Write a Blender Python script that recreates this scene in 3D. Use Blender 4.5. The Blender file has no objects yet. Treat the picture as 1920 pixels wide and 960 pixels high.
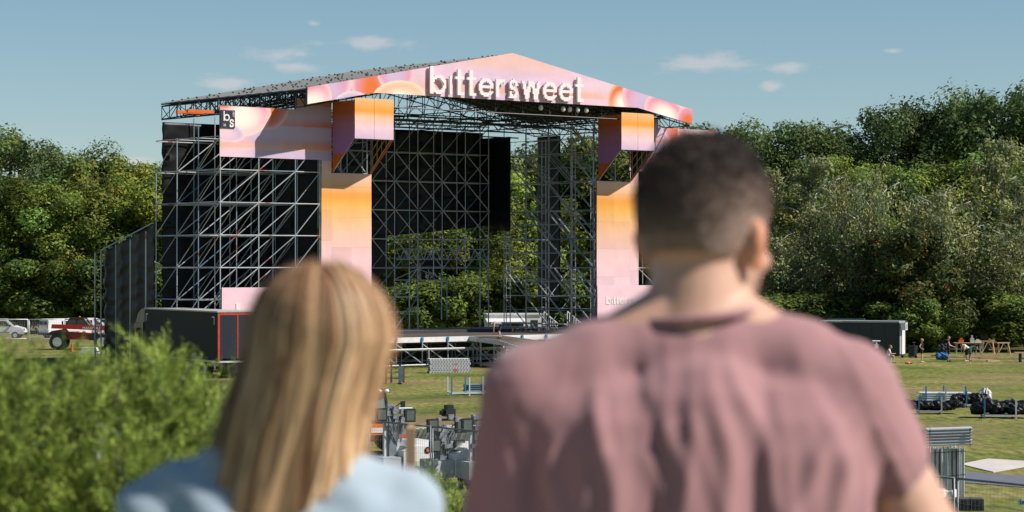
import bpy, bmesh, math, random
import numpy as np
from mathutils import Vector, Matrix
sc = bpy.context.scene
COL = sc.collection
R = math.radians
# ---------------------------------------------------------------- camera
FPX, HCAM, HY = 4533.0, 6.5, 505.0        # focal length in photo pixels, lens height above the field, horizon row
cam = bpy.data.objects.new('camera', bpy.data.cameras.new('camera'))
COL.objects.link(cam)
cam.location = (0, 0, HCAM)
cam.rotation_euler = (R(90) + math.atan(25 / FPX), 0, 0)
cam.data.lens = 85.0
cam.data.sensor_width = 36.0
cam.data.clip_start = 0.1
cam.data.clip_end = 20000
cam.data.dof.use_dof = True
cam.data.dof.focus_distance = 140
cam.data.dof.aperture_fstop = 5.8
sc.camera = cam
# ---------------------------------------------------------------- sun and sky
SUN = Vector((3.307, -0.615, 3.30)).normalized()     # towards the sun, read off the shadows of the two stage boxes
SUN_EL = math.asin(SUN.z)
SUN_AZ = math.atan2(SUN.x, SUN.y)
sd = bpy.data.lights.new('sun', 'SUN')
sd.energy = 4.9
sd.angle = R(0.53)
sd.color = (1.0, 0.93, 0.83)
sun = bpy.data.objects.new('sun', sd)
COL.objects.link(sun)
sun.location = (60, 20, 80)
sun.rotation_euler = (-SUN).to_track_quat('-Z', 'Y').to_euler()
world = bpy.data.worlds.new('World')
sc.world = world
world.use_nodes = True
def world_nodes():
    nt = world.node_tree
    N, L = nt.nodes, nt.links
    N.clear()
    def math_(op, a, b=None, c=None):
        n = N.new('ShaderNodeMath'); n.operation = op
        for i, v in enumerate((a, b, c)):
            if v is None: continue
            if isinstance(v, (int, float)): n.inputs[i].default_value = v
            else: L.new(v, n.inputs[i])
        return n.outputs[0]
    out = N.new('ShaderNodeOutputWorld'); bg = N.new('ShaderNodeBackground')
    sky = N.new('ShaderNodeTexSky'); sky.sky_type = 'NISHITA'; sky.sun_disc = False
    sky.sun_elevation = SUN_EL; sky.sun_rotation = SUN_AZ
    sky.air_density = 1.0; sky.dust_density = 0.0; sky.ozone_density = 3.0; sky.altitude = 1200
    tc = N.new('ShaderNodeTexCoord')
    sep = N.new('ShaderNodeSeparateXYZ'); L.new(tc.outputs['Generated'], sep.inputs[0])
    az = math_('ARCTAN2', sep.outputs[0], sep.outputs[1])
    el = math_('ARCSINE', sep.outputs[2])
    # small fair-weather clouds: (azimuth, elevation, half width, half height) in photo pixels / focal length
    spots = [(525, 106, 90, 20), (690, 84, 110, 24), (430, 160, 90, 18), (1330, 120, 130, 26), (1480, 128, 70, 18),
             (1445, 165, 34, 13), (1668, 101, 26, 9), (590, 47, 22, 8), (250, 305, 90, 12), (560, 128, 70, 14)]
    m = None
    for (x, y, w, h) in spots:
        dx = math_('MULTIPLY', math_('SUBTRACT', az, (x - 960) / FPX), FPX / w)
        dy = math_('MULTIPLY', math_('SUBTRACT', el, (HY - y) / FPX), FPX / h)
        r2 = math_('ADD', math_('MULTIPLY', dx, dx), math_('MULTIPLY', dy, dy))
        g = math_('SUBTRACT', 1.0, math_('SQRT', r2))
        m = g if m is None else math_('MAXIMUM', m, g)
    noise = N.new('ShaderNodeTexNoise'); noise.inputs['Scale'].default_value = 55; noise.inputs['Detail'].default_value = 7
    noise.inputs['Roughness'].default_value = 0.62
    mp = N.new('ShaderNodeMapping'); mp.inputs['Scale'].default_value = (1, 1, 2.4)
    L.new(tc.outputs['Generated'], mp.inputs[0]); L.new(mp.outputs[0], noise.inputs['Vector'])
    v = math_('ADD', math_('MULTIPLY', m, 0.75), math_('MULTIPLY', math_('SUBTRACT', noise.outputs[0], 0.5), 1.9))
    mr = N.new('ShaderNodeMapRange'); mr.interpolation_type = 'SMOOTHSTEP'
    mr.inputs[1].default_value = 0.05; mr.inputs[2].default_value = 0.75; mr.inputs[3].default_value = 0; mr.inputs[4].default_value = 0.42
    L.new(v, mr.inputs[0])
    hsv = N.new('ShaderNodeHueSaturation'); hsv.inputs['Hue'].default_value = 0.486
    hsv.inputs['Saturation'].default_value = 1.0; hsv.inputs['Value'].default_value = 0.78
    L.new(sky.outputs[0], hsv.inputs['Color'])
    mix = N.new('ShaderNodeMix'); mix.data_type = 'RGBA'
    L.new(mr.outputs[0], mix.inputs[0]); L.new(hsv.outputs[0], mix.inputs[6])
    mix.inputs[7].default_value = (7.2, 6.3, 6.2, 1)
    L.new(mix.outputs[2], bg.inputs[0]); bg.inputs[1].default_value = 0.085
    L.new(bg.outputs[0], out.inputs[0])
world_nodes()
vs = sc.view_settings
vs.view_transform = 'Standard'; vs.look = 'None'; vs.gamma = 1.0; vs.use_curve_mapping = False
vs.exposure = 0.38
sc.cycles.max_bounces = 6
sc.cycles.transparent_max_bounces = 6
sc.cycles.use_denoising = True
# ---------------------------------------------------------------- pixel -> place (a pixel gives a direction, the surface it touches the distance)
def ground(px, py, z=0.0):
    d = (HCAM - z) * FPX / (py - HY)
    return Vector(((px - 960) / FPX * d, d, z))
def at(px, py, d):
    return Vector(((px - 960) / FPX * d, d, HCAM - (py - HY) / FPX * d))
STH = math.atan2(5540, 4533)
SA, CA = math.sin(STH), math.cos(STH)
P0 = Vector((-547 / FPX * 151, 151, 0))          # front left foot of the stage scaffold
EX, EY = Vector((SA, CA, 0)), Vector((-CA, SA, 0))
SROT = math.atan2(CA, SA)
CAMP = Vector((0, 0, HCAM))
def S(x, y, z=0): return P0 + EX * x + EY * y + Vector((0, 0, z))
def _ray(px, py): return Vector(((px - 960) / FPX, 1, -(py - HY) / FPX))
def _st(p):
    q = p - P0
    return Vector((q.dot(EX), q.dot(EY), q.z))
def onY(px, py, Y):
    r = _ray(px, py); return _st(CAMP + r * ((Y - (CAMP - P0).dot(EY)) / r.dot(EY)))
def onX(px, py, X):
    r = _ray(px, py); return _st(CAMP + r * ((X - (CAMP - P0).dot(EX)) / r.dot(EX)))
# ---------------------------------------------------------------- mesh helpers
rng = np.random.default_rng(7)
random.seed(5)
def srgb(r, g, b):
    f = lambda c: (c / 255) / 12.92 if c <= 10 else ((c / 255 + 0.055) / 1.055) ** 2.4
    return (f(r), f(g), f(b))
class MB:
    def __init__(s): s.v = []; s.f = []
    def add(s, vs, fs):
        o = len(s.v); s.v += [tuple(v) for v in vs]; s.f += [tuple(i + o for i in f) for f in fs]; return s
    def box(s, x0, y0, z0, x1, y1, z1):
        return s.add([(x0, y0, z0), (x1, y0, z0), (x1, y1, z0), (x0, y1, z0), (x0, y0, z1), (x1, y0, z1), (x1, y1, z1), (x0, y1, z1)],
                     [(0, 3, 2, 1), (4, 5, 6, 7), (0, 1, 5, 4), (1, 2, 6, 5), (2, 3, 7, 6), (3, 0, 4, 7)])
    def cbox(s, c, sx, sy, sz): return s.box(c[0] - sx / 2, c[1] - sy / 2, c[2] - sz / 2, c[0] + sx / 2, c[1] + sy / 2, c[2] + sz / 2)
    def tube(s, p, q, r, n=6, r2=None, cap=True):
        p, q = Vector(p), Vector(q); d = (q - p)
        if d.length < 1e-6: return s
        d.normalize(); a = d.orthogonal().normalized(); b = d.cross(a); r2 = r if r2 is None else r2
        V = []
        for c, rr in ((p, r), (q, r2)):
            V += [c + (a * math.cos(2 * math.pi * i / n) + b * math.sin(2 * math.pi * i / n)) * rr for i in range(n)]
        F = [(i, (i + 1) % n, n + (i + 1) % n, n + i) for i in range(n)]
        if cap: F += [tuple(range(n - 1, -1, -1)), tuple(range(n, 2 * n))]
        return s.add(V, F)
    def path(s, pts, rs, n=6):
        if not hasattr(rs, '__len__'): rs = [rs] * len(pts)
        for i in range(len(pts) - 1): s.tube(pts[i], pts[i + 1], rs[i], n, rs[i + 1])
        return s
    def prism(s, poly, axis, a, b):
        # poly: 2-D outline; axis 'y': poly is (x,z) extruded along y from a to b, etc.
        n = len(poly)
        def P(u, w, t): return {'y': (u, t, w), 'x': (t, u, w), 'z': (u, w, t)}[axis]
        V = [P(u, w, a) for u, w in poly] + [P(u, w, b) for u, w in poly]
        return s.add(V, [tuple(range(n - 1, -1, -1)), tuple(range(n, 2 * n))] + [(i, (i + 1) % n, n + (i + 1) % n, n + i) for i in range(n)])
    def ball(s, c, rx, ry=None, rz=None, n=12, m=8):
        ry = rx if ry is None else ry; rz = rx if rz is None else rz
        V = [(c[0], c[1], c[2] - rz)]
        for j in range(1, m):
            t = -math.pi / 2 + math.pi * j / m
            V += [(c[0] + rx * math.cos(t) * math.cos(2 * math.pi * i / n), c[1] + ry * math.cos(t) * math.sin(2 * math.pi * i / n), c[2] + rz * math.sin(t)) for i in range(n)]
        V.append((c[0], c[1], c[2] + rz))
        F = [(0, 1 + (i + 1) % n, 1 + i) for i in range(n)]
        for j in range(m - 2):
            a = 1 + j * n
            F += [(a + i, a + (i + 1) % n, a + n + (i + 1) % n, a + n + i) for i in range(n)]
        k = len(V) - 1; a = 1 + (m - 2) * n
        F += [(a + i, a + (i + 1) % n, k) for i in range(n)]
        return s.add(V, F)
    def capsule(s, p, q, r, r2=None, n=12):
        r2 = r if r2 is None else r2
        s.ball(p, r, n=n); s.ball(q, r2, n=n); return s.tube(p, q, r, n, r2)
    def mesh(s, name, smooth=False, off=None):
        me = bpy.data.meshes.new(name)
        v = s.v if off is None else [(a - off[0], b - off[1], c - off[2]) for a, b, c in s.v]
        me.from_pydata(v, [], s.f)
        bm = bmesh.new(); bm.from_mesh(me); bmesh.ops.recalc_face_normals(bm, faces=bm.faces); bm.to_mesh(me); bm.free()
        if smooth: me.polygons.foreach_set('use_smooth', [True] * len(me.polygons))
        return me
    def build(s, name, mat, parent=None, smooth=False, off=None):
        return obj(name, s.mesh(name, smooth, off if off is not None else (parent.get('_base') if parent is not None else None)), mat, parent)
def obj(name, me, mat, parent=None):
    o = bpy.data.objects.new(name, me); COL.objects.link(o)
    if mat is not None and me is not None and not me.materials: me.materials.append(mat)
    if parent is not None: o.parent = parent
    return o
def tag(o, label, cat, group=None):
    o['label'] = label; o['category'] = cat
    if group: o['group'] = group
    return o
def thing(name, label, cat, loc=(0, 0, 0), rotz=0.0, group=None):
    o = bpy.data.objects.new(name, None); COL.objects.link(o)
    o.empty_display_size = 0.2; o.location = loc; o.rotation_euler = (0, 0, rotz)
    return tag(o, label, cat, group)
def stage_thing(name, label, cat, base, group=None):
    o = thing(name, label, cat, S(*base), SROT, group); o['_base'] = base; return o
def quads(name, V, col=None):
    """V: (N,4,3) -> one mesh of N quads; col: (N,3) a colour for each quad"""
    n = len(V); me = bpy.data.meshes.new(name)
    me.vertices.add(n * 4); me.vertices.foreach_set('co', np.ascontiguousarray(V, dtype=np.float32).ravel())
    me.loops.add(n * 4); me.loops.foreach_set('vertex_index', np.arange(n * 4, dtype=np.int32))
    me.polygons.add(n); me.polygons.foreach_set('loop_start', np.arange(0, n * 4, 4, dtype=np.int32))
    me.update(calc_edges=True)
    if col is not None: vcol(me, np.repeat(col, 4, axis=0))
    return me
def vcol(me, c):
    a = me.color_attributes.new('Col', 'FLOAT_COLOR', 'POINT')
    c4 = np.ones((len(c), 4), dtype=np.float32); c4[:, :3] = c
    a.data.foreach_set('color', c4.ravel())
def grid_mesh(name, P, col=None, smooth=True, mask=None):
    """P: (nu,nv,3) point grid"""
    nu, nv = P.shape[:2]; me = bpy.data.meshes.new(name)
    idx = np.arange(nu * nv).reshape(nu, nv)
    F = np.stack([idx[:-1, :-1], idx[1:, :-1], idx[1:, 1:], idx[:-1, 1:]], -1).reshape(-1, 4)
    if mask is not None: F = F[mask.reshape(-1)]
    me.from_pydata(P.reshape(-1, 3).tolist(), [], F.tolist())
    if col is not None: vcol(me, col.reshape(-1, 3))
    if smooth: me.polygons.foreach_set('use_smooth', [True] * len(me.polygons))
    return me
# ---------------------------------------------------------------- materials
MATS = {}
def mat(name, col=(0.5, 0.5, 0.5), rough=0.6, metal=0.0, var=0.15, scale=3.0, bump=0.0, bscale=20.0, spec=0.5, rand=0.0, attr=False,
        trans=0.0, dirt=None, dirt_amt=0.0, sheen=0.0, obj_space=True):
    if name in MATS: return MATS[name]
    m = bpy.data.materials.new(name); MATS[name] = m; m.use_nodes = True
    N, L = m.node_tree.nodes, m.node_tree.links
    b = N['Principled BSDF']; tc = N.new('ShaderNodeTexCoord'); src = tc.outputs['Object'] if obj_space else tc.outputs['Generated']
    if obj_space == 'world':
        g = N.new('ShaderNodeNewGeometry'); src = g.outputs['Position']
    if attr:
        a = N.new('ShaderNodeVertexColor'); a.layer_name = 'Col'; base = a.outputs['Color']
    else:
        rgb = N.new('ShaderNodeRGB'); rgb.outputs[0].default_value = (*col, 1); base = rgb.outputs[0]
    ns = N.new('ShaderNodeTexNoise'); ns.inputs['Scale'].default_value = scale; ns.inputs['Detail'].default_value = 6; L.new(src, ns.inputs['Vector'])
    if var > 0:
        mr = N.new('ShaderNodeMapRange'); mr.inputs[1].default_value = 0.25; mr.inputs[2].default_value = 0.75
        mr.inputs[3].default_value = 1 - var; mr.inputs[4].default_value = 1 + var; L.new(ns.outputs[0], mr.inputs[0])
        mul = N.new('ShaderNodeMix'); mul.data_type = 'RGBA'; mul.blend_type = 'MULTIPLY'; mul.inputs[0].default_value = 1
        L.new(base, mul.inputs[6]); L.new(mr.outputs[0], mul.inputs[7]); base = mul.outputs[2]
    if rand > 0:
        oi = N.new('ShaderNodeObjectInfo'); mr = N.new('ShaderNodeMapRange'); mr.inputs[3].default_value = 1 - rand; mr.inputs[4].default_value = 1 + rand
        L.new(oi.outputs['Random'], mr.inputs[0])
        mul = N.new('ShaderNodeMix'); mul.data_type = 'RGBA'; mul.blend_type = 'MULTIPLY'; mul.inputs[0].default_value = 1
        L.new(base, mul.inputs[6]); L.new(mr.outputs[0], mul.inputs[7]); base = mul.outputs[2]
    if dirt is not None:
        n2 = N.new('ShaderNodeTexNoise'); n2.inputs['Scale'].default_value = scale * 2.7; n2.inputs['Detail'].default_value = 8; L.new(src, n2.inputs['Vector'])
        mr = N.new('ShaderNodeMapRange'); mr.inputs[1].default_value = 0.5; mr.inputs[2].default_value = 0.72; mr.inputs[3].default_value = 0; mr.inputs[4].default_value = dirt_amt
        L.new(n2.outputs[0], mr.inputs[0])
        mx = N.new('ShaderNodeMix'); mx.data_type = 'RGBA'; L.new(mr.outputs[0], mx.inputs[0]); L.new(base, mx.inputs[6]); mx.inputs[7].default_value = (*dirt, 1); base = mx.outputs[2]
    L.new(base, b.inputs['Base Color'])
    b.inputs['Roughness'].default_value = rough; b.inputs['Metallic'].default_value = metal
    b.inputs['Specular IOR Level'].default_value = spec
    if sheen: b.inputs['Sheen Weight'].default_value = sheen
    if bump > 0:
        nb = N.new('ShaderNodeTexNoise'); nb.inputs['Scale'].default_value = bscale; nb.inputs['Detail'].default_value = 5; L.new(src, nb.inputs['Vector'])
        bp = N.new('ShaderNodeBump'); bp.inputs['Strength'].default_value = bump; bp.inputs['Distance'].default_value = 0.05
        L.new(nb.outputs[0], bp.inputs['Height']); L.new(bp.outputs[0], b.inputs['Normal'])
    if trans > 0:
        tr = N.new('ShaderNodeBsdfTranslucent'); L.new(base, tr.inputs[0]); ms = N.new('ShaderNodeMixShader'); ms.inputs[0].default_value = trans
        L.new(b.outputs[0], ms.inputs[1]); L.new(tr.outputs[0], ms.inputs[2]); L.new(ms.outputs[0], N['Material Output'].inputs[0])
    return m
def steel_mat():
    """galvanised scaffold tube: grey with a blue cast, rust-red paint bands, each tube a little different"""
    m = bpy.data.materials.new('galvanised_tube'); MATS['tube'] = m; m.use_nodes = True
    N, L = m.node_tree.nodes, m.node_tree.links; b = N['Principled BSDF']
    oi = N.new('ShaderNodeObjectInfo'); r = N.new('ShaderNodeValToRGB'); L.new(oi.outputs['Random'], r.inputs[0])
    e = r.color_ramp.elements; e[0].color = (0.40, 0.43, 0.47, 1); e[1].color = (0.10, 0.20, 0.32, 1)
    e1 = r.color_ramp.elements.new(0.55); e1.color = (0.52, 0.53, 0.55, 1); e2 = r.color_ramp.elements.new(0.8); e2.color = (0.30, 0.35, 0.41, 1)
    g = N.new('ShaderNodeNewGeometry'); ns = N.new('ShaderNodeTexNoise'); ns.inputs['Scale'].default_value = 1.1; L.new(g.outputs['Position'], ns.inputs['Vector'])
    mr = N.new('ShaderNodeMapRange'); mr.inputs[1].default_value = 0.66; mr.inputs[2].default_value = 0.68; mr.inputs[3].default_value = 0; mr.inputs[4].default_value = 0.85
    L.new(ns.outputs[0], mr.inputs[0]); mx = N.new('ShaderNodeMix'); mx.data_type = 'RGBA'
    L.new(mr.outputs[0], mx.inputs[0]); L.new(r.outputs[0], mx.inputs[6]); mx.inputs[7].default_value = (0.38, 0.07, 0.03, 1)
    L.new(mx.outputs[2], b.inputs['Base Color']); b.inputs['Metallic'].default_value = 0.25; b.inputs['Roughness'].default_value = 0.42
    return m
TUBE = steel_mat()
M_dark = mat('dark_truss', (0.03, 0.033, 0.038), 0.5, 0.3)
M_tarp = mat('black_tarpaulin', (0.006, 0.0065, 0.009), 0.45, 0, 0.3, 0.6, spec=0.3)
M_print = mat('printed_mesh_banner', attr=True, rough=0.75, var=0.05, scale=1.2, bump=0.35, bscale=1.3, spec=0.2)
M_white = mat('white_letter_board', (0.74, 0.68, 0.70), 0.7, 0, 0.04, 2)
M_alu = mat('aluminium', (0.62, 0.63, 0.64), 0.38, 0.5, 0.12, 4)
M_ply = mat('brown_deck_plywood', (0.085, 0.066, 0.055), 0.62, 0, 0.25, 1.6, rand=0.16, dirt=(0.16, 0.14, 0.12), dirt_amt=0.35)
M_black = mat('black_plastic', (0.015, 0.015, 0.017), 0.5)
M_rubber = mat('rubber', (0.02, 0.02, 0.02), 0.85)
M_glass = mat('dark_glass', (0.02, 0.03, 0.035), 0.08, 0, 0, spec=0.9)
M_navy = mat('navy_board', (0.012, 0.014, 0.03), 0.6)
M_wood = mat('pale_timber', (0.48, 0.33, 0.18), 0.7, 0, 0.2, 5, rand=0.15)
M_orange = mat('orange_paint', (0.62, 0.13, 0.02), 0.5)
M_red = mat('red_paint', (0.42, 0.025, 0.015), 0.35, 0, 0.08, 1, dirt=(0.2, 0.1, 0.06), dirt_amt=0.2)
M_vanw = mat('white_car_paint', (0.74, 0.74, 0.75), 0.3, 0, 0.05, 1, dirt=(0.4, 0.38, 0.34), dirt_amt=0.2)
M_blue = mat('blue_paint', (0.03, 0.19, 0.36), 0.45, 0, 0.12, 3)
M_galv = mat('galvanised', (0.54, 0.57, 0.60), 0.5, 0.2, 0.2, 3, rand=0.15)
M_skin = mat('skin', (0.50, 0.31, 0.23), 0.55, 0, 0.08, 14, spec=0.35)
M_denim = mat('dark_cloth', (0.03, 0.035, 0.05), 0.85)
M_wcloth = mat('white_cloth', (0.62, 0.60, 0.58), 0.85)
M_bcloth = mat('black_cloth', (0.016, 0.015, 0.018), 0.9)
_rodmesh = {}
def rod(name, p, q, r, m, parent, n=6):
    """one tube as one object; tubes share a unit mesh"""
    key = (m.name, n)
    if key not in _rodmesh:
        me = MB().tube((0, 0, 0), (0, 0, 1), 1, n).mesh('tube_unit'); me.materials.append(m); _rodmesh[key] = me
    o = bpy.data.objects.new(name, _rodmesh[key]); COL.objects.link(o); o.parent = parent
    b = parent.get('_base')
    p, q = Vector(p), Vector(q)
    if b is not None: p, q = p - Vector(b), q - Vector(b)
    d = q - p
    o.matrix_basis = Matrix.Translation(p) @ d.to_track_quat('Z', 'Y').to_matrix().to_4x4() @ Matrix.Diagonal((r, r, d.length, 1))
    return o
def text_mesh(name, s, size, depth=0.01):
    cu = bpy.data.curves.new(name, 'FONT'); cu.body = s; cu.size = size; cu.extrude = depth / 2; cu.offset = size * 0.012
    o = bpy.data.objects.new(name, cu); COL.objects.link(o)
    bpy.context.view_layer.update()
    me = bpy.data.meshes.new_from_object(o.evaluated_get(bpy.context.evaluated_depsgraph_get())); me.name = name
    bpy.data.objects.remove(o); bpy.data.curves.remove(cu); return me
def text(name, s, size, m, parent, mtx, depth=0.01):
    me = text_mesh(name, s, size, depth); me.transform(mtx); me.materials.clear(); return obj(name, me, m, parent)
def union(mb, voxel, smooth=4):
    """one continuous surface round all the shapes of mb"""
    me = mb.mesh('tmp'); o = bpy.data.objects.new('tmp', me); COL.objects.link(o)
    md = o.modifiers.new('r', 'REMESH'); md.mode = 'VOXEL'; md.voxel_size = voxel
    if smooth:
        ms = o.modifiers.new('s', 'SMOOTH'); ms.factor = 0.5; ms.iterations = smooth
    bpy.context.view_layer.update()
    r = bpy.data.meshes.new_from_object(o.evaluated_get(bpy.context.evaluated_depsgraph_get()))
    bpy.data.objects.remove(o); bpy.data.meshes.remove(me)
    r.polygons.foreach_set('use_smooth', [True] * len(r.polygons)); return r
# ---------------------------------------------------------------- the ground: one sheet, a hill under the camera, a level field beyond
def hill(y):
    t = min(1, max(0, (y - 5) / 30)); return 4.84 * (1 - t * t * (3 - 2 * t))
def make_ground():
    ys = np.concatenate([[-4000, -400, -60], np.arange(-20, 60, 2.0), np.arange(60, 330, 6.0), [400, 600, 1200, 6000]])
    xs = np.concatenate([[-5000, -600, -200], np.arange(-110, 111, 5.0), [200, 600, 5000]])
    P = np.zeros((len(xs), len(ys), 3)); P[..., 0] = xs[:, None]; P[..., 1] = ys[None]; P[..., 2] = np.array([hill(y) for y in ys])[None]
    m = bpy.data.materials.new('mown_grass'); m.use_nodes = True; N, L = m.node_tree.nodes, m.node_tree.links; b = N['Principled BSDF']
    g = N.new('ShaderNodeNewGeometry')
    def noise(s, d=5, vec=None):
        n = N.new('ShaderNodeTexNoise'); n.inputs['Scale'].default_value = s; n.inputs['Detail'].default_value = d; L.new(vec or g.outputs['Position'], n.inputs['Vector']); return n.outputs[0]
    def ramp(src, stops):
        r = N.new('ShaderNodeValToRGB'); L.new(src, r.inputs[0]); e = r.color_ramp.elements
        e[0].position, e[0].color = stops[0][0], (*stops[0][1], 1); e[1].position, e[1].color = stops[-1][0], (*stops[-1][1], 1)
        for p, c in stops[1:-1]: k = e.new(p); k.color = (*c, 1)
        return r.outputs[0]
    c1 = ramp(noise(0.16, 7), [(0.3, (0.085, 0.115, 0.026)), (0.5, (0.155, 0.172, 0.048)), (0.68, (0.25, 0.215, 0.095))])
    mp = N.new('ShaderNodeMapping'); mp.inputs['Scale'].default_value = (3.2, 0.9, 1); L.new(g.outputs['Position'], mp.inputs[0])
    c2 = ramp(noise(1.0, 8, mp.outputs[0]), [(0.28, (0.5, 0.5, 0.5)), (0.72, (1.45, 1.42, 1.3))])
    mx = N.new('ShaderNodeMix'); mx.data_type = 'RGBA'; mx.blend_type = 'MULTIPLY'; mx.inputs[0].default_value = 1; L.new(c1, mx.inputs[6]); L.new(c2, mx.inputs[7])
    # worn bare earth in patches where vehicles drove
    sp = N.new('ShaderNodeSeparateXYZ'); L.new(g.outputs['Position'], sp.inputs[0])
    w = N.new('ShaderNodeMapRange'); w.inputs[1].default_value = 0.5; w.inputs[2].default_value = 0.62; w.inputs[3].default_value = 0; w.inputs[4].default_value = 0.8
    mp2 = N.new('ShaderNodeMapping'); mp2.inputs['Scale'].default_value = (0.05, 0.085, 1); mp2.inputs['Location'].default_value = (0.3, 0.55, 0); L.new(g.outputs['Position'], mp2.inputs[0])
    L.new(noise(1.0, 6, mp2.outputs[0]), w.inputs[0])
    mx2 = N.new('ShaderNodeMix'); mx2.data_type = 'RGBA'; L.new(w.outputs[0], mx2.inputs[0]); L.new(mx.outputs[2], mx2.inputs[6]); mx2.inputs[7].default_value = (0.20, 0.145, 0.085, 1)
    L.new(mx2.outputs[2], b.inputs['Base Color']); b.inputs['Roughness'].default_value = 0.95; b.inputs['Specular IOR Level'].default_value = 0.1
    bp = N.new('ShaderNodeBump'); bp.inputs['Strength'].default_value = 0.7; bp.inputs['Distance'].default_value = 0.06; L.new(noise(7, 4), bp.inputs['Height']); L.new(bp.outputs[0], b.inputs['Normal'])
    o = obj('ground', grid_mesh('ground', P), m); o['kind'] = 'structure'
make_ground()
# ================================================================ THE STAGE (stage axes: x along the front, y to the back, z up)
LIFT = [0.45 + 2.05 * k for k in range(9)]
XC = 21.385
def mixc(a, b, t):
    t = np.clip(t, 0, 1)[..., None]; return np.asarray(a) * (1 - t) + np.asarray(b) * t
def sstep(a, b, x): t = np.clip((x - a) / (b - a), 0, 1); return t * t * (3 - 2 * t)
K_pink, K_lil, K_peach, K_or = np.array(srgb(226, 190, 202)), np.array(srgb(196, 172, 200)), np.array(srgb(232, 182, 150)), np.array(srgb(226, 150, 60))
K_rose, K_cream, K_pur, K_rust = np.array(srgb(216, 142, 166)), np.array(srgb(246, 226, 216)), np.array(srgb(150, 96, 150)), np.array(srgb(214, 110, 58))
def bubble(col, x, z, cx, cz, rx, rz, inner, edge, rim=K_cream, tilt=0.0):
    c, s = math.cos(tilt), math.sin(tilt); u = ((x - cx) * c + (z - cz) * s) / rx; w = (-(x - cx) * s + (z - cz) * c) / rz
    d = np.sqrt(u * u + w * w); inside = sstep(1.0, 0.95, d)
    b = mixc(mixc(np.broadcast_to(inner, col.shape), edge, sstep(0.15, 0.95, d + 0.35 * w)), rim, sstep(0.72, 0.97, d) * 0.45)
    return mixc(col, b, inside)
def art_gable(x, z):
    c = mixc(np.broadcast_to(K_pink, x.shape + (3,)), K_lil, 0.45 + 0.3 * np.sin(x * 0.33 + 1))
    c = mixc(c, K_peach, sstep(19.2, 20.6, z) * sstep(7, 2.5, np.abs(x - XC)) * 0.6)
    c = mixc(c, K_or, 0.45 * sstep(18.2, 18.35, z) * sstep(18.95, 18.5, z) * sstep(11.5, 15, x) * sstep(31.5, 28, x))
    for (cx, cz, rx, rz, i, e, t) in [(8.6, 18.6, 3.2, 1.5, K_rose, K_pur, .2), (9.7, 18.3, 1.6, 2.2, K_rust, K_rose, .1), (6.0, 18.0, 2.3, 1.6, K_lil, K_rose, .4),
            (8.3, 16.7, 1.7, 1.2, K_pink, K_lil, 0), (11.6, 19.3, 1.5, 1.5, K_lil, K_rose, 0), (11.9, 17.6, 2.2, 1.15, K_cream, K_peach, .1), (4.9, 17.0, 1.9, 1.3, K_cream, K_rose, .6),
            (31.5, 18.2, 1.6, 1.5, K_cream, K_rust, 0), (33.6, 18.5, 2.4, 1.9, K_lil, K_rose, -.2), (35.4, 17.6, 2.1, 1.3, K_cream, K_rose, -.3), (37.6, 17.2, 1.1, 1.0, K_rust, K_rose, 0)]:
        c = bubble(c, x, z, cx, cz, rx, rz, i, e, tilt=t)
    return c
def art_wing(x, z):
    xx = np.where(x > XC, 2 * XC - x, x)
    c = np.broadcast_to(K_lil, x.shape + (3,)).copy()
    c = mixc(c, K_pink, sstep(3.2, 1.0, xx) * 0.8)
    for z0, z1, k in ((14.15, 15.0, 1.0), (15.6, 16.35, 0.85), (17.0, 17.5, .8)):
        t = sstep(z1, z0, z) * (z > z0) * k * (0.35 + 0.65 * sstep(2.5, 7.5, np.floor(xx / 1.55) * 1.55))
        c = mixc(c, K_rust, t)
    c = mixc(c, K_peach, (z > 14.1) * sstep(14.7, 14.2, z) * 0.5)
    c = bubble(c, xx, z, 3.9, 16.9, 1.25, 1.7, K_rust, K_rose, tilt=-.5)
    c = bubble(c, xx, z, 1.6, 16.3, 2.2, 1.5, K_cream, K_rose, tilt=.1)
    c = bubble(c, xx, z, 0.3, 15.1, 1.5, 0.62, K_pink, K_lil, tilt=-.15)
    return mixc(c, K_rust, sstep(16.55, 16.7, z) * sstep(.9, .2, xx))
def art_column(x, z):
    zs = np.array([0, 5.6, 7.5, 9.2, 10.6, 11.3, 12.2, 13.6]); cs = np.array([K_pink, K_pink, np.array(srgb(228, 186, 188)), K_peach, np.array(srgb(230, 170, 92)), K_or, K_peach, K_pink])
    return np.stack([np.interp(z, zs, cs[:, i]) for i in range(3)], -1)
def art_box(x, z):
    zs = np.array([14.8, 15.6, 16.3, 16.62, 16.7, 17.5]); cs = np.array([K_lil, K_pink, K_peach, K_or, K_or, np.array(srgb(232, 178, 128))])
    return np.stack([np.interp(z, zs, cs[:, i]) for i in range(3)], -1)
def art_boxside(y, z):
    zs = np.array([12.6, 13.95, 13.96, 14.8, 15.8, 16.6, 17.4]); v = np.array(srgb(168, 118, 172)); cs = np.array([K_rust, K_rust * .8, v, v, np.array(srgb(176, 120, 140)), K_rust * .8, K_rust])
    return np.stack([np.interp(z, zs, cs[:, i]) for i in range(3)], -1)
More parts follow.
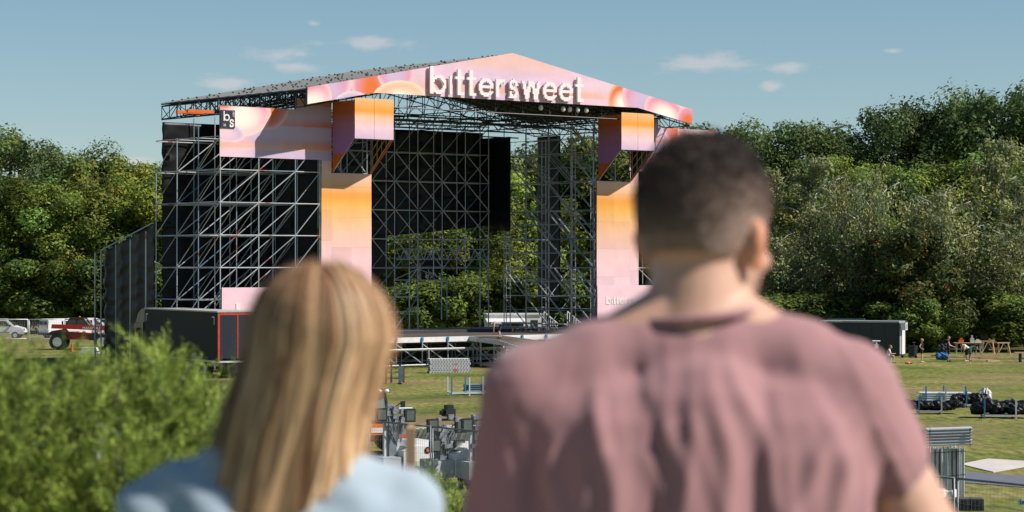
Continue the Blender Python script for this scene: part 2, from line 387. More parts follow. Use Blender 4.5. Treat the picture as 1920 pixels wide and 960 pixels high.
def print_panel(name, parent, x0, x1, zlo, zhi, y, art, step=0.11, tint=1.0, axis='x', wob=0.006):
    """a printed panel in the plane y (axis 'x') or x (axis 'y'); zlo/zhi may be functions"""
    fl = zlo if callable(zlo) else (lambda q: zlo); fh = zhi if callable(zhi) else (lambda q: zhi)
    zr = max(fh(x0) - fl(x0), fh((x0 + x1) / 2) - fl((x0 + x1) / 2)); nu = max(2, int((x1 - x0) / step) + 1); nv = max(2, int(zr / step) + 1)
    u = np.linspace(x0, x1, nu); v = np.linspace(0, 1, nv); lo = np.array([fl(a) for a in u]); hi = np.array([fh(a) for a in u])
    X = np.repeat(u[:, None], nv, 1); Z = lo[:, None] + (hi - lo)[:, None] * v[None]
    w = wob * (np.sin(X * 2.1 + Z * .7) + np.sin(Z * 3.3 - X * 1.1)); b = parent['_base']
    P = np.stack([X, y + w, Z], -1) if axis == 'x' else np.stack([y + w, X, Z], -1)
    c = art(X, Z) * tint
    return obj(name, grid_mesh(name, P - np.array(b), c), M_print, parent)
# ---- letters: stepped outlines cut from board
def L_shape(ch, x, z):
    ring = lambda cx, cz, ro, ri: ((x - cx) ** 2 + (z - cz) ** 2 < ro * ro) & ((x - cx) ** 2 + (z - cz) ** 2 > ri * ri)
    rect = lambda a, b, c, d: (x >= a) & (x < b) & (z >= c) & (z < d)
    if ch == 'b': return rect(0, .2, 0, 1.45) | ring(.56, .5, .5, .31) & (x > .1)
    if ch == 'i': return rect(.04, .26, 0, 1.0)
    if ch == 't': return rect(.16, .38, 0, 1.32) | rect(0, .6, .82, 1.0) | rect(.38, .6, 0, .18)
    if ch == 'e': return (ring(.5, .5, .5, .29) & ~rect(.5, 1.1, .27, .43)) | rect(.15, .97, .43, .59)
    if ch == 'r': return rect(0, .22, 0, 1.0) | (ring(.5, .5, .5, .29) & (z > .6) & (x < .62))
    if ch == 's': return (ring(.42, .72, .30, .11) & ~((x > .42) & (z < .66))) | (ring(.42, .28, .30, .11) & ~((x < .42) & (z > .34))) | rect(.1, .42, 0, .14) & (z < .1) | rect(.34, .5, .42, .58)
    if ch == 'w':
        u = np.mod(x, .56); s1 = np.abs(u - (.28 - .17 * (z - .0) - 0.0)) < -1
        m = np.zeros_like(x, bool)
        for a, b in ((.11, .36), (.61, .36), (.72, .97), (1.22, .97)):
            # a stroke from (a,1) down to (b,0)
            m |= np.abs(x - (b + (a - b) * z)) < .115
        return m & (z >= 0) & (z < 1)
    if ch == 'f': return rect(.16, .38, 0, 1.4) | rect(0, .6, .82, 1.0)
    return rect(0, .5, 0, 1)
L_W = {'b': 1.06, 'i': .3, 't': .64, 'e': 1.0, 'r': .64, 's': .84, 'w': 1.33}
def letter_mb(ch, h, depth, cell=0.075):
    nx, nz = int(1.5 / cell), int(1.6 / cell); mb = MB()
    for j in range(nz):
        z = np.full(nx, (j + .5) * cell); x = (np.arange(nx) + .5) * cell; on = L_shape(ch, x, z); i = 0
        while i < nx:
            if on[i]:
                k = i
                while k < nx and on[k]: k += 1
                mb.box(i * cell * h, -depth, j * cell * h, k * cell * h, 0, (j + 1) * cell * h); i = k
            else: i += 1
    return mb
def lettering(word, parent, x, y, z, h, depth, gap, m, cell=0.075):
    for ch in word:
        mb = letter_mb(ch, h, depth, cell); mb.v = [(a + x, b + y, c + z) for a, b, c in mb.v]
        mb.build('letter', m, parent); x += (L_W[ch] + gap) * h
    return x
# ---- gable banner with its lettering
HS, ZA, SL = 16.64, 21.05, 3.1 / 16.64
def roof_z(x): return ZA - abs(x - XC) * SL
def gable_lo(x):
    d = abs(x - XC); return 17.84 if d < 11.4 else 17.84 - (d - 11.4) * (0.95 / 5.24)
FY = -2.68
g = stage_thing('gable_banner', 'long pink gable banner over the stage front lettered bittersweet in white', 'banner', (XC, FY, 17.84))
print_panel('printed_fabric', g, XC - HS, XC + HS, gable_lo, roof_z, FY, art_gable, 0.09)
MB().prism([(XC - HS, gable_lo(XC - HS)), (XC - 11.4, 17.84), (XC + 11.4, 17.84), (XC + HS, gable_lo(XC + HS)), (XC + HS, roof_z(XC + HS)), (XC, ZA), (XC - HS, roof_z(XC - HS))], 'y', FY + .03, FY + .2).build('backing_frame', M_dark, g)
wtot = sum(L_W[c] for c in 'bittersweet')
gapL = (13.33 / 1.26 - wtot) / 10
lettering('bittersweet', g, 14.24, FY - .12, 17.98, 1.26, .14, gapL, M_white)
# ---- wing banners
def wing_banner(sgn, label):
    X = (lambda x: x) if sgn < 0 else (lambda x: 2 * XC - x)
    t = stage_thing('wing_banner', label, 'banner', (X(4), -.05, 13.55), 'wing banners of the stage')
    for a, b, z1 in ((-0.08, 5.61, 16.73), (5.61, 8.42, 17.45)):
        lo, hi = sorted((X(a), X(b)))
        print_panel('printed_fabric', t, lo, hi, 13.55, z1, -.06, art_wing, 0.08)
        MB().box(lo + .02, -.03, 13.57, hi - .02, .03, z1 - .02).build('backing_frame', M_dark, t)
    return t
wb = wing_banner(-1, 'wide pink and lilac banner with a small black logo square')
wing_banner(1, 'pink banner right of the right column, mostly behind the man\'s head')
lg = stage_thing('logo_board', 'dark square logo board with white letters b and s', 'sign', (-.05, -.1, 15.35))
MB().box(-.05, -.13, 15.35, 1.0, -.08, 16.46).build('board', M_navy, lg)
for ch, x, z, h in (('b', .14, 15.78, .43), ('s', .53, 15.4, .5)):
    mb = letter_mb(ch, h, .03, .06); mb.v = [(a + x, b - .13, c + z) for a, b, c in mb.v]; mb.build('letter', M_white, lg)
RX = Matrix.Rotation(R(90), 4, 'X')
text('lettering', '25', .2, M_white, lg, Matrix.Translation((.12 + .05, -.05, .1)) @ RX, .02)
text('lettering', 'FEST', .17, M_white, lg, Matrix.Translation((.86, -.05, 1.03)) @ Matrix.Rotation(R(90), 4, 'Y') @ RX, .02)
# ---- clad columns with a box hung on brackets in front of each
def column(sgn, label, blabel, side):
    X = (lambda x: x) if sgn < 0 else (lambda x: 2 * XC - x)
    t = stage_thing('column_cladding', label, 'column', (X(9.6), -.1, 0), 'printed columns of the stage')
    r_ = random.Random(3 if sgn < 0 else 4)
    for (a, b) in ((7.6, 8.396), (8.4, 9.983), (9.987, 11.57)):
        z = 12.73 if a > 8 else 13.54
        k = 0
        while z > 2.1:
            z0 = max(2.05, z - (1.95 if k else (.9 if a > 8 else 1.3)))
            lo, hi = sorted((X(a), X(b)))
            print_panel('panel', t, lo, hi, z0 + .006, z, -.1 - .006 * r_.random(), art_column, .2, .88 + .15 * r_.random())
            z = z0; k += 1
    lo, hi = sorted((X(7.62), X(11.55)))
    MB().box(lo, -.05, 0, hi, .04, 12.68).build('backing_frame', mat('frame_pink', (.45, .3, .3), .8), t)
    bx = stage_thing('hanging_box', blabel, 'box', (X(10), -2.5, 12.73), 'printed boxes hung before the columns')
    lo, hi = (8.47, 11.54) if sgn < 0 else (31.33, 34.40)
    mid = (lo + hi) / 2
    print_panel('front_panel', bx, lo, mid - .01, 14.87, 17.47, -2.57, art_box, .1); print_panel('front_panel', bx, mid + .01, hi, 14.87, 17.47, -2.57, art_box, .1)
    for xx in (lo - .02, hi + .0):
        print_panel('side_panel', bx, -2.55, -.12, lambda y: 12.75 + (14.87 - 12.75) * ((-.12 - y) / 2.43), lambda y: 17.33, xx, art_boxside, .12, axis='y')
    mi = MB().box(lo + .05, -2.52, 14.9, hi - .05, -2.46, 17.4); mi.build('front_frame', M_dark, bx)
    MB().box(lo + .03, -2.5, 17.28, hi - .03, -.1, 17.33).build('top_sheet', M_dark, bx)
    inner = MB()
    inner.add([(hi - .04, -2.5, 14.95), (hi - .04, -.2, 12.9), (hi - .04, -.2, 17.2), (hi - .04, -2.5, 17.2)], [(0, 1, 2, 3)]); inner.build('lining', M_tarp, bx)
    for k in range(5):
        y = -2.4 + k * .5; z0 = 12.8 + (14.87 - 12.75) * ((-.12 - y) / 2.43)
        rod('batten', (hi - .09, y, z0), (hi - .09, y + .02, 17.2), .03, M_wood, bx, 4)
    for k in range(4):
        dz = k * .62; rod('batten', (hi - .12, -2.45, 14.9 + dz), (hi - .12, -.15, 12.8 + dz), .03, M_wood, bx, 4)
    rod('batten', (lo, -2.5, 14.86), (lo, -.15, 12.78), .025, M_alu, bx, 4)
    rod('batten', (hi, -2.5, 14.86), (hi, -.15, 12.78), .035, M_orange, bx, 4)
    for xx in (lo + .1, mid, hi - .1): rod('bracket', (xx, -2.45, 14.9), (xx, 0.2, 14.95), .03, TUBE, bx, 4)
    return t
column(-1, 'left printed column shading from orange to pink', 'left orange and lilac box jutting out above the column', -1)
column(1, 'right printed column shading from orange to pink beside the man', 'right orange and lilac box jutting out near the man\'s head', 1)
for sgn, lab in ((-1, 'plain pink board low on the left wing behind the truck'), (1, 'pink board low on the right wing with small white lettering')):
    lo, hi = (0.02, 7.58) if sgn < 0 else (31.2, 42.7)
    t = stage_thing('front_board', lab, 'board', ((lo + hi) / 2, -.2, 2.2))
    print_panel('printed_fabric', t, lo, hi, 2.4, 5.36, -.16, lambda x, z: np.broadcast_to(K_pink * .98, x.shape + (3,)), .4)
    MB().box(lo + .02, -.13, 2.42, hi - .02, -.06, 5.34).build('backing_frame', M_dark, t)
    if sgn > 0: lettering('bittersweet', t, 32.0, -.172, 4.02, .42, .012, .1, M_white)
    else: MB().box(1.05, -.2, 3.9, 1.35, -.17, 4.35).build('notice', M_white, t)
# ---- scaffolding
def scaffold(name, label, base, xs, ys, z0, z1, brace_rows, brace_cols, flip=1, r=.036, topz=None, group=None, rows=None):
    """modular tube scaffold: standards, ledgers on every lift, diagonal braces on the rows and columns given"""
    t = stage_thing(name, label, 'scaffold', base, group)
    lifts = [z for z in LIFT if z0 - .1 <= z <= z1 + .1]
    for i, x in enumerate(xs):
        for j, y in enumerate(ys):
            rod('standard', (x, y, max(0, z0 - .45)), (x, y, (topz(x, y) if topz else z1 + .3)), r * 1.05, TUBE, t)
    for z in lifts:
        for y in ys:
            for i in range(len(xs) - 1): rod('ledger', (xs[i], y, z), (xs[i + 1], y, z), r * .95, TUBE, t)
        for x in xs:
            for j in range(len(ys) - 1): rod('ledger', (x, ys[j], z + .03), (x, ys[j + 1], z + .03), r * .9, TUBE, t)
    for k in range(len(lifts) - 1):
        a, b = lifts[k], lifts[k + 1]
        for y in brace_rows:
            for i in range(len(xs) - 1):
                p, q = (xs[i], xs[i + 1]) if flip > 0 else (xs[i + 1], xs[i])
                rod('brace', (p, y - .05, a), (q, y - .05, b), r * .85, TUBE, t)
        for x in brace_cols:
            for j in range(len(ys) - 1):
                rod('brace', (x - .05, ys[j + 1], a), (x - .05, ys[j], b), r * .8, TUBE, t)
    return t
wx = [0.0, onY(485, 440, 0).x, onY(553.7, 440, 0).x, 7.55]
wy = [0.0, 2.57, 5.14, 7.71]
scaffold('wing_scaffold', 'open tube scaffold of the left stage wing below the logo banner', (0, 0, 0), wx, wy, .45, 14.8, (0.06, 2.57, 5.14), (0.0, wx[1], wx[2]),
         topz=lambda x, y: {0.0: 16.6, 2.57: 15.6, 5.14: 14.9, 7.71: 12.75}[y] if x == 0 else 16.4)
scaffold('wing_scaffold', 'tube scaffold of the right stage wing beside the right column', (35.2, 0, 0), [35.2, 38.0, 42.7], [0.0, 2.57, 5.14], .45, 12.8, (0.06,), (35.2,), flip=-1)
bxs = [onY(x, 300, 10).x for x in (724, 767.5, 813, 856.5, 900)]
dxs = bxs[1] - bxs[0]
bxs = [bxs[0] - dxs * 3, bxs[0] - dxs * 2, bxs[0] - dxs] + bxs
bw = scaffold('back_wall_scaffold', 'cross braced scaffold wall across the back of the stage', (bxs[0], 10, 0), bxs, [9.0, 10.0], 6.6, 16.85, (8.95,), (), r=.034)
for k in range(3, 7):
    for i in range(len(bxs) - 1): rod('brace', (bxs[i + 1], 8.9, LIFT[k]), (bxs[i], 8.9, LIFT[k + 1]), .034, TUBE, bw)
for x in (bxs[2], bxs[3], bxs[4], bxs[7]):
    for y in (9.0, 10.0): rod('standard', (x, y, 2.1), (x, y, 6.6), .05, TUBE, bw)
for z in (2.5, 4.55, 3.5):
    rod('ledger', (bxs[0], 9.0, z), (bxs[4] if z > 3 else bxs[3], 9.0, z), .045, TUBE, bw)
for i in (1, 2, 3): rod('brace', (bxs[i], 8.95, 2.3), (bxs[i + 1], 8.95, 4.55), .042, TUBE, bw); rod('brace', (bxs[i], 8.95, 4.55), (bxs[i + 1], 8.95, 6.6), .042, TUBE, bw)
lat = MB()
for i in range(3, 7):
    for z in (7.2, 7.95): lat.tube((bxs[i], 8.8, z), (bxs[i + 1], 8.8, z), .035, 5)
    n = 6
    for k in range(n):
        a = bxs[i] + (bxs[i + 1] - bxs[i]) * k / n; b = bxs[i] + (bxs[i + 1] - bxs[i]) * (k + 1) / n
        lat.tube((a, 8.8, 7.2 if k % 2 else 7.95), (b, 8.8, 7.95 if k % 2 else 7.2), .025, 4)
lat.build('lattice_girder', TUBE, bw)
for X0, X1, lab, sg in ((31.2, 33.3, 'right inner side scaffold with long parallel diagonals next to the right column', 1), (9.4, 11.5, 'left inner side scaffold behind the left column', 0)):
    ys2 = [0.3, 2.57, 5.14, 7.71, 10.28]
    t = scaffold('side_scaffold', lab, (X0, 0, 0), [X0, X1], ys2, .45, 16.85, (0.3, 5.14), (), r=.035)
    for X in (X0, X1):
        for k in range(0, 8):
            for j in range(4):
                if k < 7 or j < 2:
                    rod('brace', (X - .06, ys2[j + 1], LIFT[k + 1] if k < 8 else 16.8), (X - .06, ys2[j], LIFT[k]), .045, TUBE, t)
                    if sg and k % 2 == 0: rod('brace', (X + .5, ys2[j + 1], LIFT[k + 1]), (X + .5, ys2[j], LIFT[k]), .04, TUBE, t)
    if sg:
        for z in LIFT[1:]:
            rod('ledger', (X0, .3, z - 1.0), (X0, 10.28, z - 1.0), .026, TUBE, t); rod('ledger', (X1, .3, z - .9), (X1, 10.28, z - .9), .026, TUBE, t)
        for y in (1.4, 3.9, 6.4, 9.0): rod('standard', (X0 + 1.0, y, .1), (X0 + 1.0, y, 16.6), .03, TUBE, t)
    # ladder frames
    lf = MB()
    for (x, y) in ((X0 - .35, 9.6), (X0 + .3, 6.3), (X1 - .6, 4.4)) if sg else ((X0 - 1.3, 1.0),):
        for dx in (0, .38): lf.tube((x + dx, y, 2.1), (x + dx, y, 15.9), .035, 5)
        for k in range(20): lf.tube((x, y, 2.4 + k * .68), (x + .38, y, 2.4 + k * .68), .03, 4)
    lf.build('ladder_frame', TUBE, t)
# ---- black tarpaulins
def tarp(name, label, p0, p1, z0, z1, seed=0, amp=.05, step=.18, top=None, horiz=5.0, group='black tarpaulins of the stage', bot=None):
    """a hung sheet from stage point p0 to p1 (x,y), wrinkled"""
    p0, p1 = np.array(p0, float), np.array(p1, float); d = p1 - p0; L = np.linalg.norm(d); nrm = np.array([d[1], -d[0]]) / L
    nu, nv = max(3, int(L / step)), max(4, int((z1 - z0) / step * .9)); u = np.linspace(0, 1, nu); v = np.linspace(0, 1, nv)
    U, V = np.meshgrid(u, v, indexing='ij'); r_ = np.random.default_rng(seed)
    tz = np.array([top(a) if top else z1 for a in u])[:, None]; bz = np.array([bot(a) if bot else z0 for a in u])[:, None]
    Z = bz + (tz - bz) * V; s = U * L
    bay = 2.1; w = np.abs(np.sin(math.pi * s / bay)) ** .6
    off = amp * 1.6 * w
    for k in range(5):
        a, b_, ph = horiz * (0.6 + r_.random()), (r_.random() - .5) * 2.2, r_.random() * 6
        off += amp * .5 * np.sin(Z * a + b_ * (s % bay) * 2 + ph + 1.5 * np.sin(s * 1.1 + k)) * (0.35 + .65 * (1 - w))
    off += amp * .06 * r_.standard_normal(U.shape)
    P = np.stack([p0[0] + d[0] * U + nrm[0] * off, p0[1] + d[1] * U + nrm[1] * off, Z], -1)
    base = (float((p0[0] + p1[0]) / 2), float((p0[1] + p1[1]) / 2), float(z0))
    o = obj(name, grid_mesh(name, P - np.array(base)), M_tarp); o.location = S(*base); o.rotation_euler = (0, 0, SROT)
    sm = o.modifiers.new('thickness', 'SOLIDIFY'); sm.thickness = .02
    return tag(o, label, 'tarpaulin', group)
tarp('black_tarpaulin', 'tall black tarpaulin hung behind the left wing scaffold', (0.62, 8.0), (9.3, 8.0), .1, 16.1, 1, .07)
tarp('black_tarpaulin', 'black tarpaulin side sheet inside the left wing next to the left column', (7.0, 8.0), (8.6, 1.2), .1, 16.3, 2, .05)
tarp('black_tarpaulin', 'pleated black tarpaulin filling the upper back wall of the stage', (bxs[0] - 3, 10.5), (bxs[-1] + .55, 10.5), 9.0, 16.5, 3, .10, horiz=7,
     bot=lambda a: 8.6 + 1.1 * a * a)
tarp('black_tarpaulin', 'shiny black tarpaulin turned forward at the right end of the back wall', (bxs[-1] + .5, 10.4), (bxs[-1] + .5, 7.0), 9.3, 16.1, 4, .05)
tarp('black_tarpaulin', 'low black tarpaulin at the left rear of the stage opening', (bxs[0] - 3, 10.7), (bxs[3] + .6, 10.7), 2.6, 9.2, 5, .05, bot=lambda a: 2.6 if a < .6 else 2.6 + (a - .6) * 10)
mk = onX(1008, 257, 33.9); mk2 = onX(1051, 257, 33.9)
tarp('black_tarpaulin', 'narrow tall black mask hanging in the open right half of the stage', (33.9, mk.y), (33.9, mk2.y), 4.0, mk.z, 6, .02)
ann = [onX(x, y, 0) for x, y in ((292, 420), (279, 437), (250, 452), (223, 462), (195, 471))]
at_ = tarp('black_tarpaulin', 'low black tarpaulin wall stepping down at the far left of the stage', (0, 7.9), (0, ann[-1].y), .05, 9.4, 8, .06, top=lambda a: ann[0].z + (ann[-1].z - ann[0].z) * a, horiz=6)
an = stage_thing('annex_frame', 'row of grey posts holding the low black wall at far left', 'scaffold', (0, 12, 0))
for p in ann[1:]: rod('post', (-.22, p.y, 0), (-.22, p.y, p.z + .1), .05, TUBE, an)
rod('post', (-.5, ann[-1].y + .3, 0), (-.5, ann[-1].y + .3, ann[-1].z - .1), .06, TUBE, an)
rod('rail', (-.24, 7.8, ann[0].z + .05), (-.24, ann[-1].y, ann[-1].z + .05), .045, TUBE, an)
for k in range(4): rod('rung', (-.22, ann[-1].y, 1 + k * 1.9), (-.5, ann[-1].y + .3, 1 + k * 1.9), .04, TUBE, an)
tarp('black_tarpaulin', 'sloping black tarpaulin roof over the low left annex', (0, 7.9), (4.5, 7.9), 9.2, 9.6, 9, .03)
# ---- roof
rf = stage_thing('stage_roof', 'wide gabled stage roof of dark lattice trusses', 'roof', (XC, 6, 16.9))
RY0, RY1 = -2.4, 15.0
for sg in (-1, 1):
    a, b = XC, XC + sg * HS
    MB().add([(a, RY0, ZA - .12), (b, RY0, roof_z(b) - .12), (b, RY1, roof_z(b) - .12), (a, RY1, ZA - .12),
              (a, RY0, ZA - .2), (b, RY0, roof_z(b) - .2), (b, RY1, roof_z(b) - .2), (a, RY1, ZA - .2)],
             [(0, 1, 2, 3), (7, 6, 5, 4), (0, 4, 5, 1), (1, 5, 6, 2), (2, 6, 7, 3), (3, 7, 4, 0)]).build('roof_sheet', M_tarp if sg > 0 else mat('grey_roof_sheet', (.022, .025, .028), .7, spec=.2), rf)
def lattice(pts_top, pts_bot, r=.045, rw=.028, post=True):
    mb = MB()
    for i in range(len(pts_top) - 1):
        mb.tube(pts_top[i], pts_top[i + 1], r, 5); mb.tube(pts_bot[i], pts_bot[i + 1], r, 5)
        if i % 2: mb.tube(pts_top[i], pts_bot[i + 1], rw, 4)
        else: mb.tube(pts_bot[i], pts_top[i + 1], rw, 4)
        if post: mb.tube(pts_top[i], pts_bot[i], rw, 4)
    return mb
nX = 28
for k in range(8):
    y = RY0 + .1 + (RY1 - RY0 - .2) * k / 7
    xs_ = [XC - HS + 2 * HS * i / nX for i in range(nX + 1)]
    mb = lattice([(x, y, roof_z(x) - .28) for x in xs_], [(x, y, roof_z(x) - 1.18) for x in xs_])
    if k in (0, 2, 4, 7):
        for i in range(4, nX - 4): mb.tube((xs_[i], y, 17.0), (xs_[i + 1], y, 17.0), .04, 5)
        for i in range(5, nX - 4, 2): mb.tube((xs_[i], y, 17.0), (xs_[i], y, roof_z(xs_[i]) - 1.18), .028, 4); mb.tube((xs_[i], y, 17.0), (xs_[i + 1], y, roof_z(xs_[i + 1]) - 1.18), .025, 4)
    mb.build('truss', M_dark, rf)
for x in (XC - HS + .05, XC - HS + 2.6, 9.9, 13.6, 17.4, XC, 25.4, 29.2, 32.9, XC + HS - 2.6, XC + HS - .05):
    n = 17; ys_ = [RY0 + (RY1 - RY0) * i / n for i in range(n + 1)]
    lattice([(x, y, roof_z(x) - .3) for y in ys_], [(x, y, roof_z(x) - 1.2) for y in ys_]).build('truss', M_dark, rf)
M_railg = mat('grey_rail', (.13, .135, .14), .6, .2)
for k in range(15):   # keder rails on top of the cover
    y = RY0 + (RY1 - RY0) * k / 14
    for sg in (-1, 1):
        rod('roof_rail', (XC, y, ZA - .07), (XC + sg * HS, y, roof_z(XC + HS) - .07), .03, M_railg, rf)
        cl = MB()
        for i in range(9):
            x = XC + sg * HS * (i + random.random()) / 9.1; cl.cbox((x, y, roof_z(x) - .02), .12, .05, .1)
        cl.build('clamp', M_dark, rf)
for (z, y) in ((16.55, 9.0), (17.35, 9.0), (16.6, 3.5), (16.4, 12.5), (16.9, 6.0)):
    rod('tie_pipe', (XC - 13, y, z), (XC + 13, y, z), .05, M_dark, rf)
xs_ = [8.5 + i * .8 for i in range(28)]
lattice([(x, 8.6, 17.35) for x in xs_], [(x, 8.6, 16.55) for x in xs_], .04, .026, False).build('truss', M_dark, rf)
for (x) in (14.2, 19.4, 24.5, 28.5):
    lattice([(x, RY0 + i, 17.2) for i in range(16)], [(x, RY0 + i, 16.6) for i in range(16)], .035, .024, False).build('truss', M_dark, rf)
for i in range(5):   # clear sacks and cable hung under the front edge
    x = [24.2, 26.2, 26.8, 27.5, 28.3][i]
    MB().ball((x, -2.3, 17.5), .16, .16, .2, 8, 6).build('cable_coil', M_white, rf)
ob = stage_thing('orange_beam', 'lower of two orange beams jutting out left under the roof', 'beam', tuple(onY(365, 212, 6)))
p, q = onY(331, 210, 6), onY(382, 214.5, 6); mb = MB().box(p.x, 5.9, p.z - .1, q.x, 6.1, p.z + .12); mb.build('beam', M_orange, ob)
ob = stage_thing('orange_beam', 'upper of two orange beams jutting out left under the roof', 'beam', tuple(onY(380, 209, 5.6)))
p, q = onY(351, 208, 5.6), onY(400, 212, 5.6); mb = MB().box(p.x, 5.5, p.z - .1, q.x, 5.7, p.z + .12); mb.build('beam', M_orange, ob)
# ---- deck
DZ, DY0, DY1, DX0, DX1 = 2.0, -.95, 12.0, 8.6, 34.3
dk = stage_thing('stage_deck', 'low brown stage deck on white edged scaffold legs', 'stage', (XC, 4, 0))
M_dk2 = mat('dark_grey_deck', (.03, .033, .042), .6, 0, .2, 2)
n = 12
for i in range(n):
    a = DX0 + (DX1 - DX0) * i / n; b = DX0 + (DX1 - DX0) * (i + 1) / n
    for j in range(4):
        y0 = DY0 + j * 2.0; MB().box(a + .006, y0 + .006, DZ - .08, b - .006, y0 + 1.994, DZ + .003 * ((i * 7 + j * 3) % 3)).build('deck_panel', M_ply, dk)
    MB().box(a + .006, DY0 + 8.02, DZ - .08, b - .006, DY1, DZ + .22).build('riser_panel', M_ply, dk)
    MB().box(a + .006, DY0 + 8.0, DZ - .06, b - .006, DY0 + 8.015, DZ + .2).build('riser_face', M_dk2, dk)
MB().box(DX0, DY0 - .06, DZ - .32, DX1, DY0 - .01, DZ + .02).build('edge_beam', mat('pale_aluminium', (.7, .68, .69), .5, .1), dk)
npost = 12
for i in range(npost + 1):
    x = DX0 + (DX1 - DX0) * i / npost
    for y in (DY0 - .1, DY0 + 2.2, DY0 + 4.6, DY0 + 8):
        rod('leg', (x, y, 0), (x, y, DZ - .1), .05, TUBE, dk)
    MB().cbox((x, DY0 - .11, DZ - .12), .16, .1, .26).build('clamp', M_blue, dk)
    if i < npost:
        x2 = DX0 + (DX1 - DX0) * (i + 1) / npost
        rod('brace', (x, DY0 - .05, DZ - .4), (x2, DY0 - .05, .3), .035, TUBE, dk)
        for y in (DY0 + 2.2, DY0 + 4.6):
            for z in (.35, 1.0, 1.55): rod('ledger', (x, y, z), (x2, y, z), .04, TUBE, dk)
            rod('brace', (x, y, .35), (x2, y, 1.55), .035, TUBE, dk)
rod('ledger', (DX0, DY0 - .35, 1.22), (DX1, DY0 - .35, 1.22), .075, M_alu, dk)
rod('ledger', (DX0, DY0 - .3, .2), (DX1, DY0 - .3, .2), .055, M_alu, dk)
for i in range(7):
    x = DX0 + 3.4 + i * 3.3; rod('leg', (x, DY0 - .45, 0), (x, DY0 - .45, 1.25), .05, TUBE, dk)
tarp('black_tarpaulin', 'black skirt hung under the stage deck', (DX0, DY0 + 5.2), (DX1, DY0 + 5.2), .02, DZ - .12, 14, .03)
# ---- ramp
rp = stage_thing('stage_ramp', 'brown loading ramp sloping down from the deck towards the field', 'ramp', (20.4, -4, 0))
rx0, rx1 = onY(880, 630, DY0).x, onY(941, 627, DY0).x
pe = onY(975.5, 656, -7.2); pm = onY(929.6, 641.5, -4.2)
for (ya, za, yb, zb) in ((DY0 - .06, DZ + .01, -4.2, pm.z + .12), (-4.2, pm.z + .12, -7.2, pe.z)):
    for k in range(2):
        xa, xb = rx0 + (rx1 - rx0) * k / 2 + .005, rx0 + (rx1 - rx0) * (k + 1) / 2 - .005
        MB().add([(xa, ya, za), (xb, ya, za), (xb, yb, zb), (xa, yb, zb), (xa, ya, za - .1), (xb, ya, za - .1), (xb, yb, zb - .1), (xa, yb, zb - .1)],
                 [(0, 3, 2, 1), (4, 5, 6, 7), (0, 1, 5, 4), (1, 2, 6, 5), (2, 3, 7, 6), (3, 0, 4, 7)]).build('ramp_panel', M_ply, rp)
    for xx in (rx0 - .05, rx1 + .05):
        MB().add([(xx - .03, ya, za), (xx + .03, ya, za), (xx + .03, yb, zb), (xx - .03, yb, zb), (xx - .03, ya, za - .3), (xx + .03, ya, za - .3), (xx + .03, yb, zb - .3), (xx - .03, yb, zb - .3)],
                 [(0, 3, 2, 1), (4, 5, 6, 7), (0, 1, 5, 4), (1, 2, 6, 5), (2, 3, 7, 6), (3, 0, 4, 7)]).build('side_beam', M_galv, rp)
def ramp_z(y): return (DZ + .01 + (pm.z + .12 - DZ - .01) * ((DY0 - .06 - y) / (DY0 - .06 + 4.2))) if y > -4.2 else pm.z + .12 + (pe.z - pm.z - .12) * ((-4.2 - y) / 3.0)
for y in (-2.2, -3.6, -5.0, -6.4):
    for xx in (rx0, (rx0 + rx1) / 2, rx1): rod('leg', (xx, y, 0), (xx, y, ramp_z(y) - .1), .045, TUBE, rp)
    for z in (.2, .8): rod('ledger', (rx0, y, z), (rx1, y, z), .04, TUBE, rp)
for xx in (rx0, rx1):
    for z in (.2, .75): rod('ledger', (xx, -1.2, z), (xx, -6.9, z), .05, TUBE, rp)
    rod('brace', (xx, -1.2, 1.5), (xx, -3.6, .2), .035, TUBE, rp); rod('brace', (xx, -3.6, 1.2), (xx, -6.4, .2), .035, TUBE, rp)
# ---- small platform with a scribbled black cloth hung at the rear of the opening
hp = stage_thing('hung_platform', 'small hung platform with a black cloth scribbled white', 'platform', tuple(onY(785, 525, 12.0)))
a, b = onY(738, 525, 12), onY(838, 525, 12); ap = onY(783, 504, 12); tl = onY(745, 484, 12); tr = onY(838, 484, 12)
for (p, q) in ((a, b), (a, ap), (ap, b), (onY(725, 501, 12), tr + Vector((0, 0, -.6))), (onY(725, 484, 12), tr), (b, tr), (onY(828, 525, 12), onY(828, 470, 12)), (onY(828, 600, 12), onY(828, 470, 12)), (onY(838, 600, 12), tr), (onY(787, 525, 12), onY(787, 492, 12))):
    rod('tube', (p.x, 12, p.z), (q.x, 12, q.z), .045, TUBE, hp)
p, q = onY(790, 524, 12.2), onY(822, 485, 12.2)
MB().box(p.x, 12.15, p.z, q.x, 12.25, q.z + .3).build('cloth', M_tarp, hp)
sc_ = MB(); r_ = random.Random(9)
for k in range(26):
    x = p.x + .3 + (q.x - p.x - .4) * r_.random(); z = p.z + .1 + 1.1 * r_.random() * ((x - p.x) / (q.x - p.x)); sc_.tube((x, 12.12, z), (x + r_.uniform(-.15, .3), 12.12, z + r_.uniform(-.25, .35)), .03, 4)
sc_.build('scribble', M_white, hp)
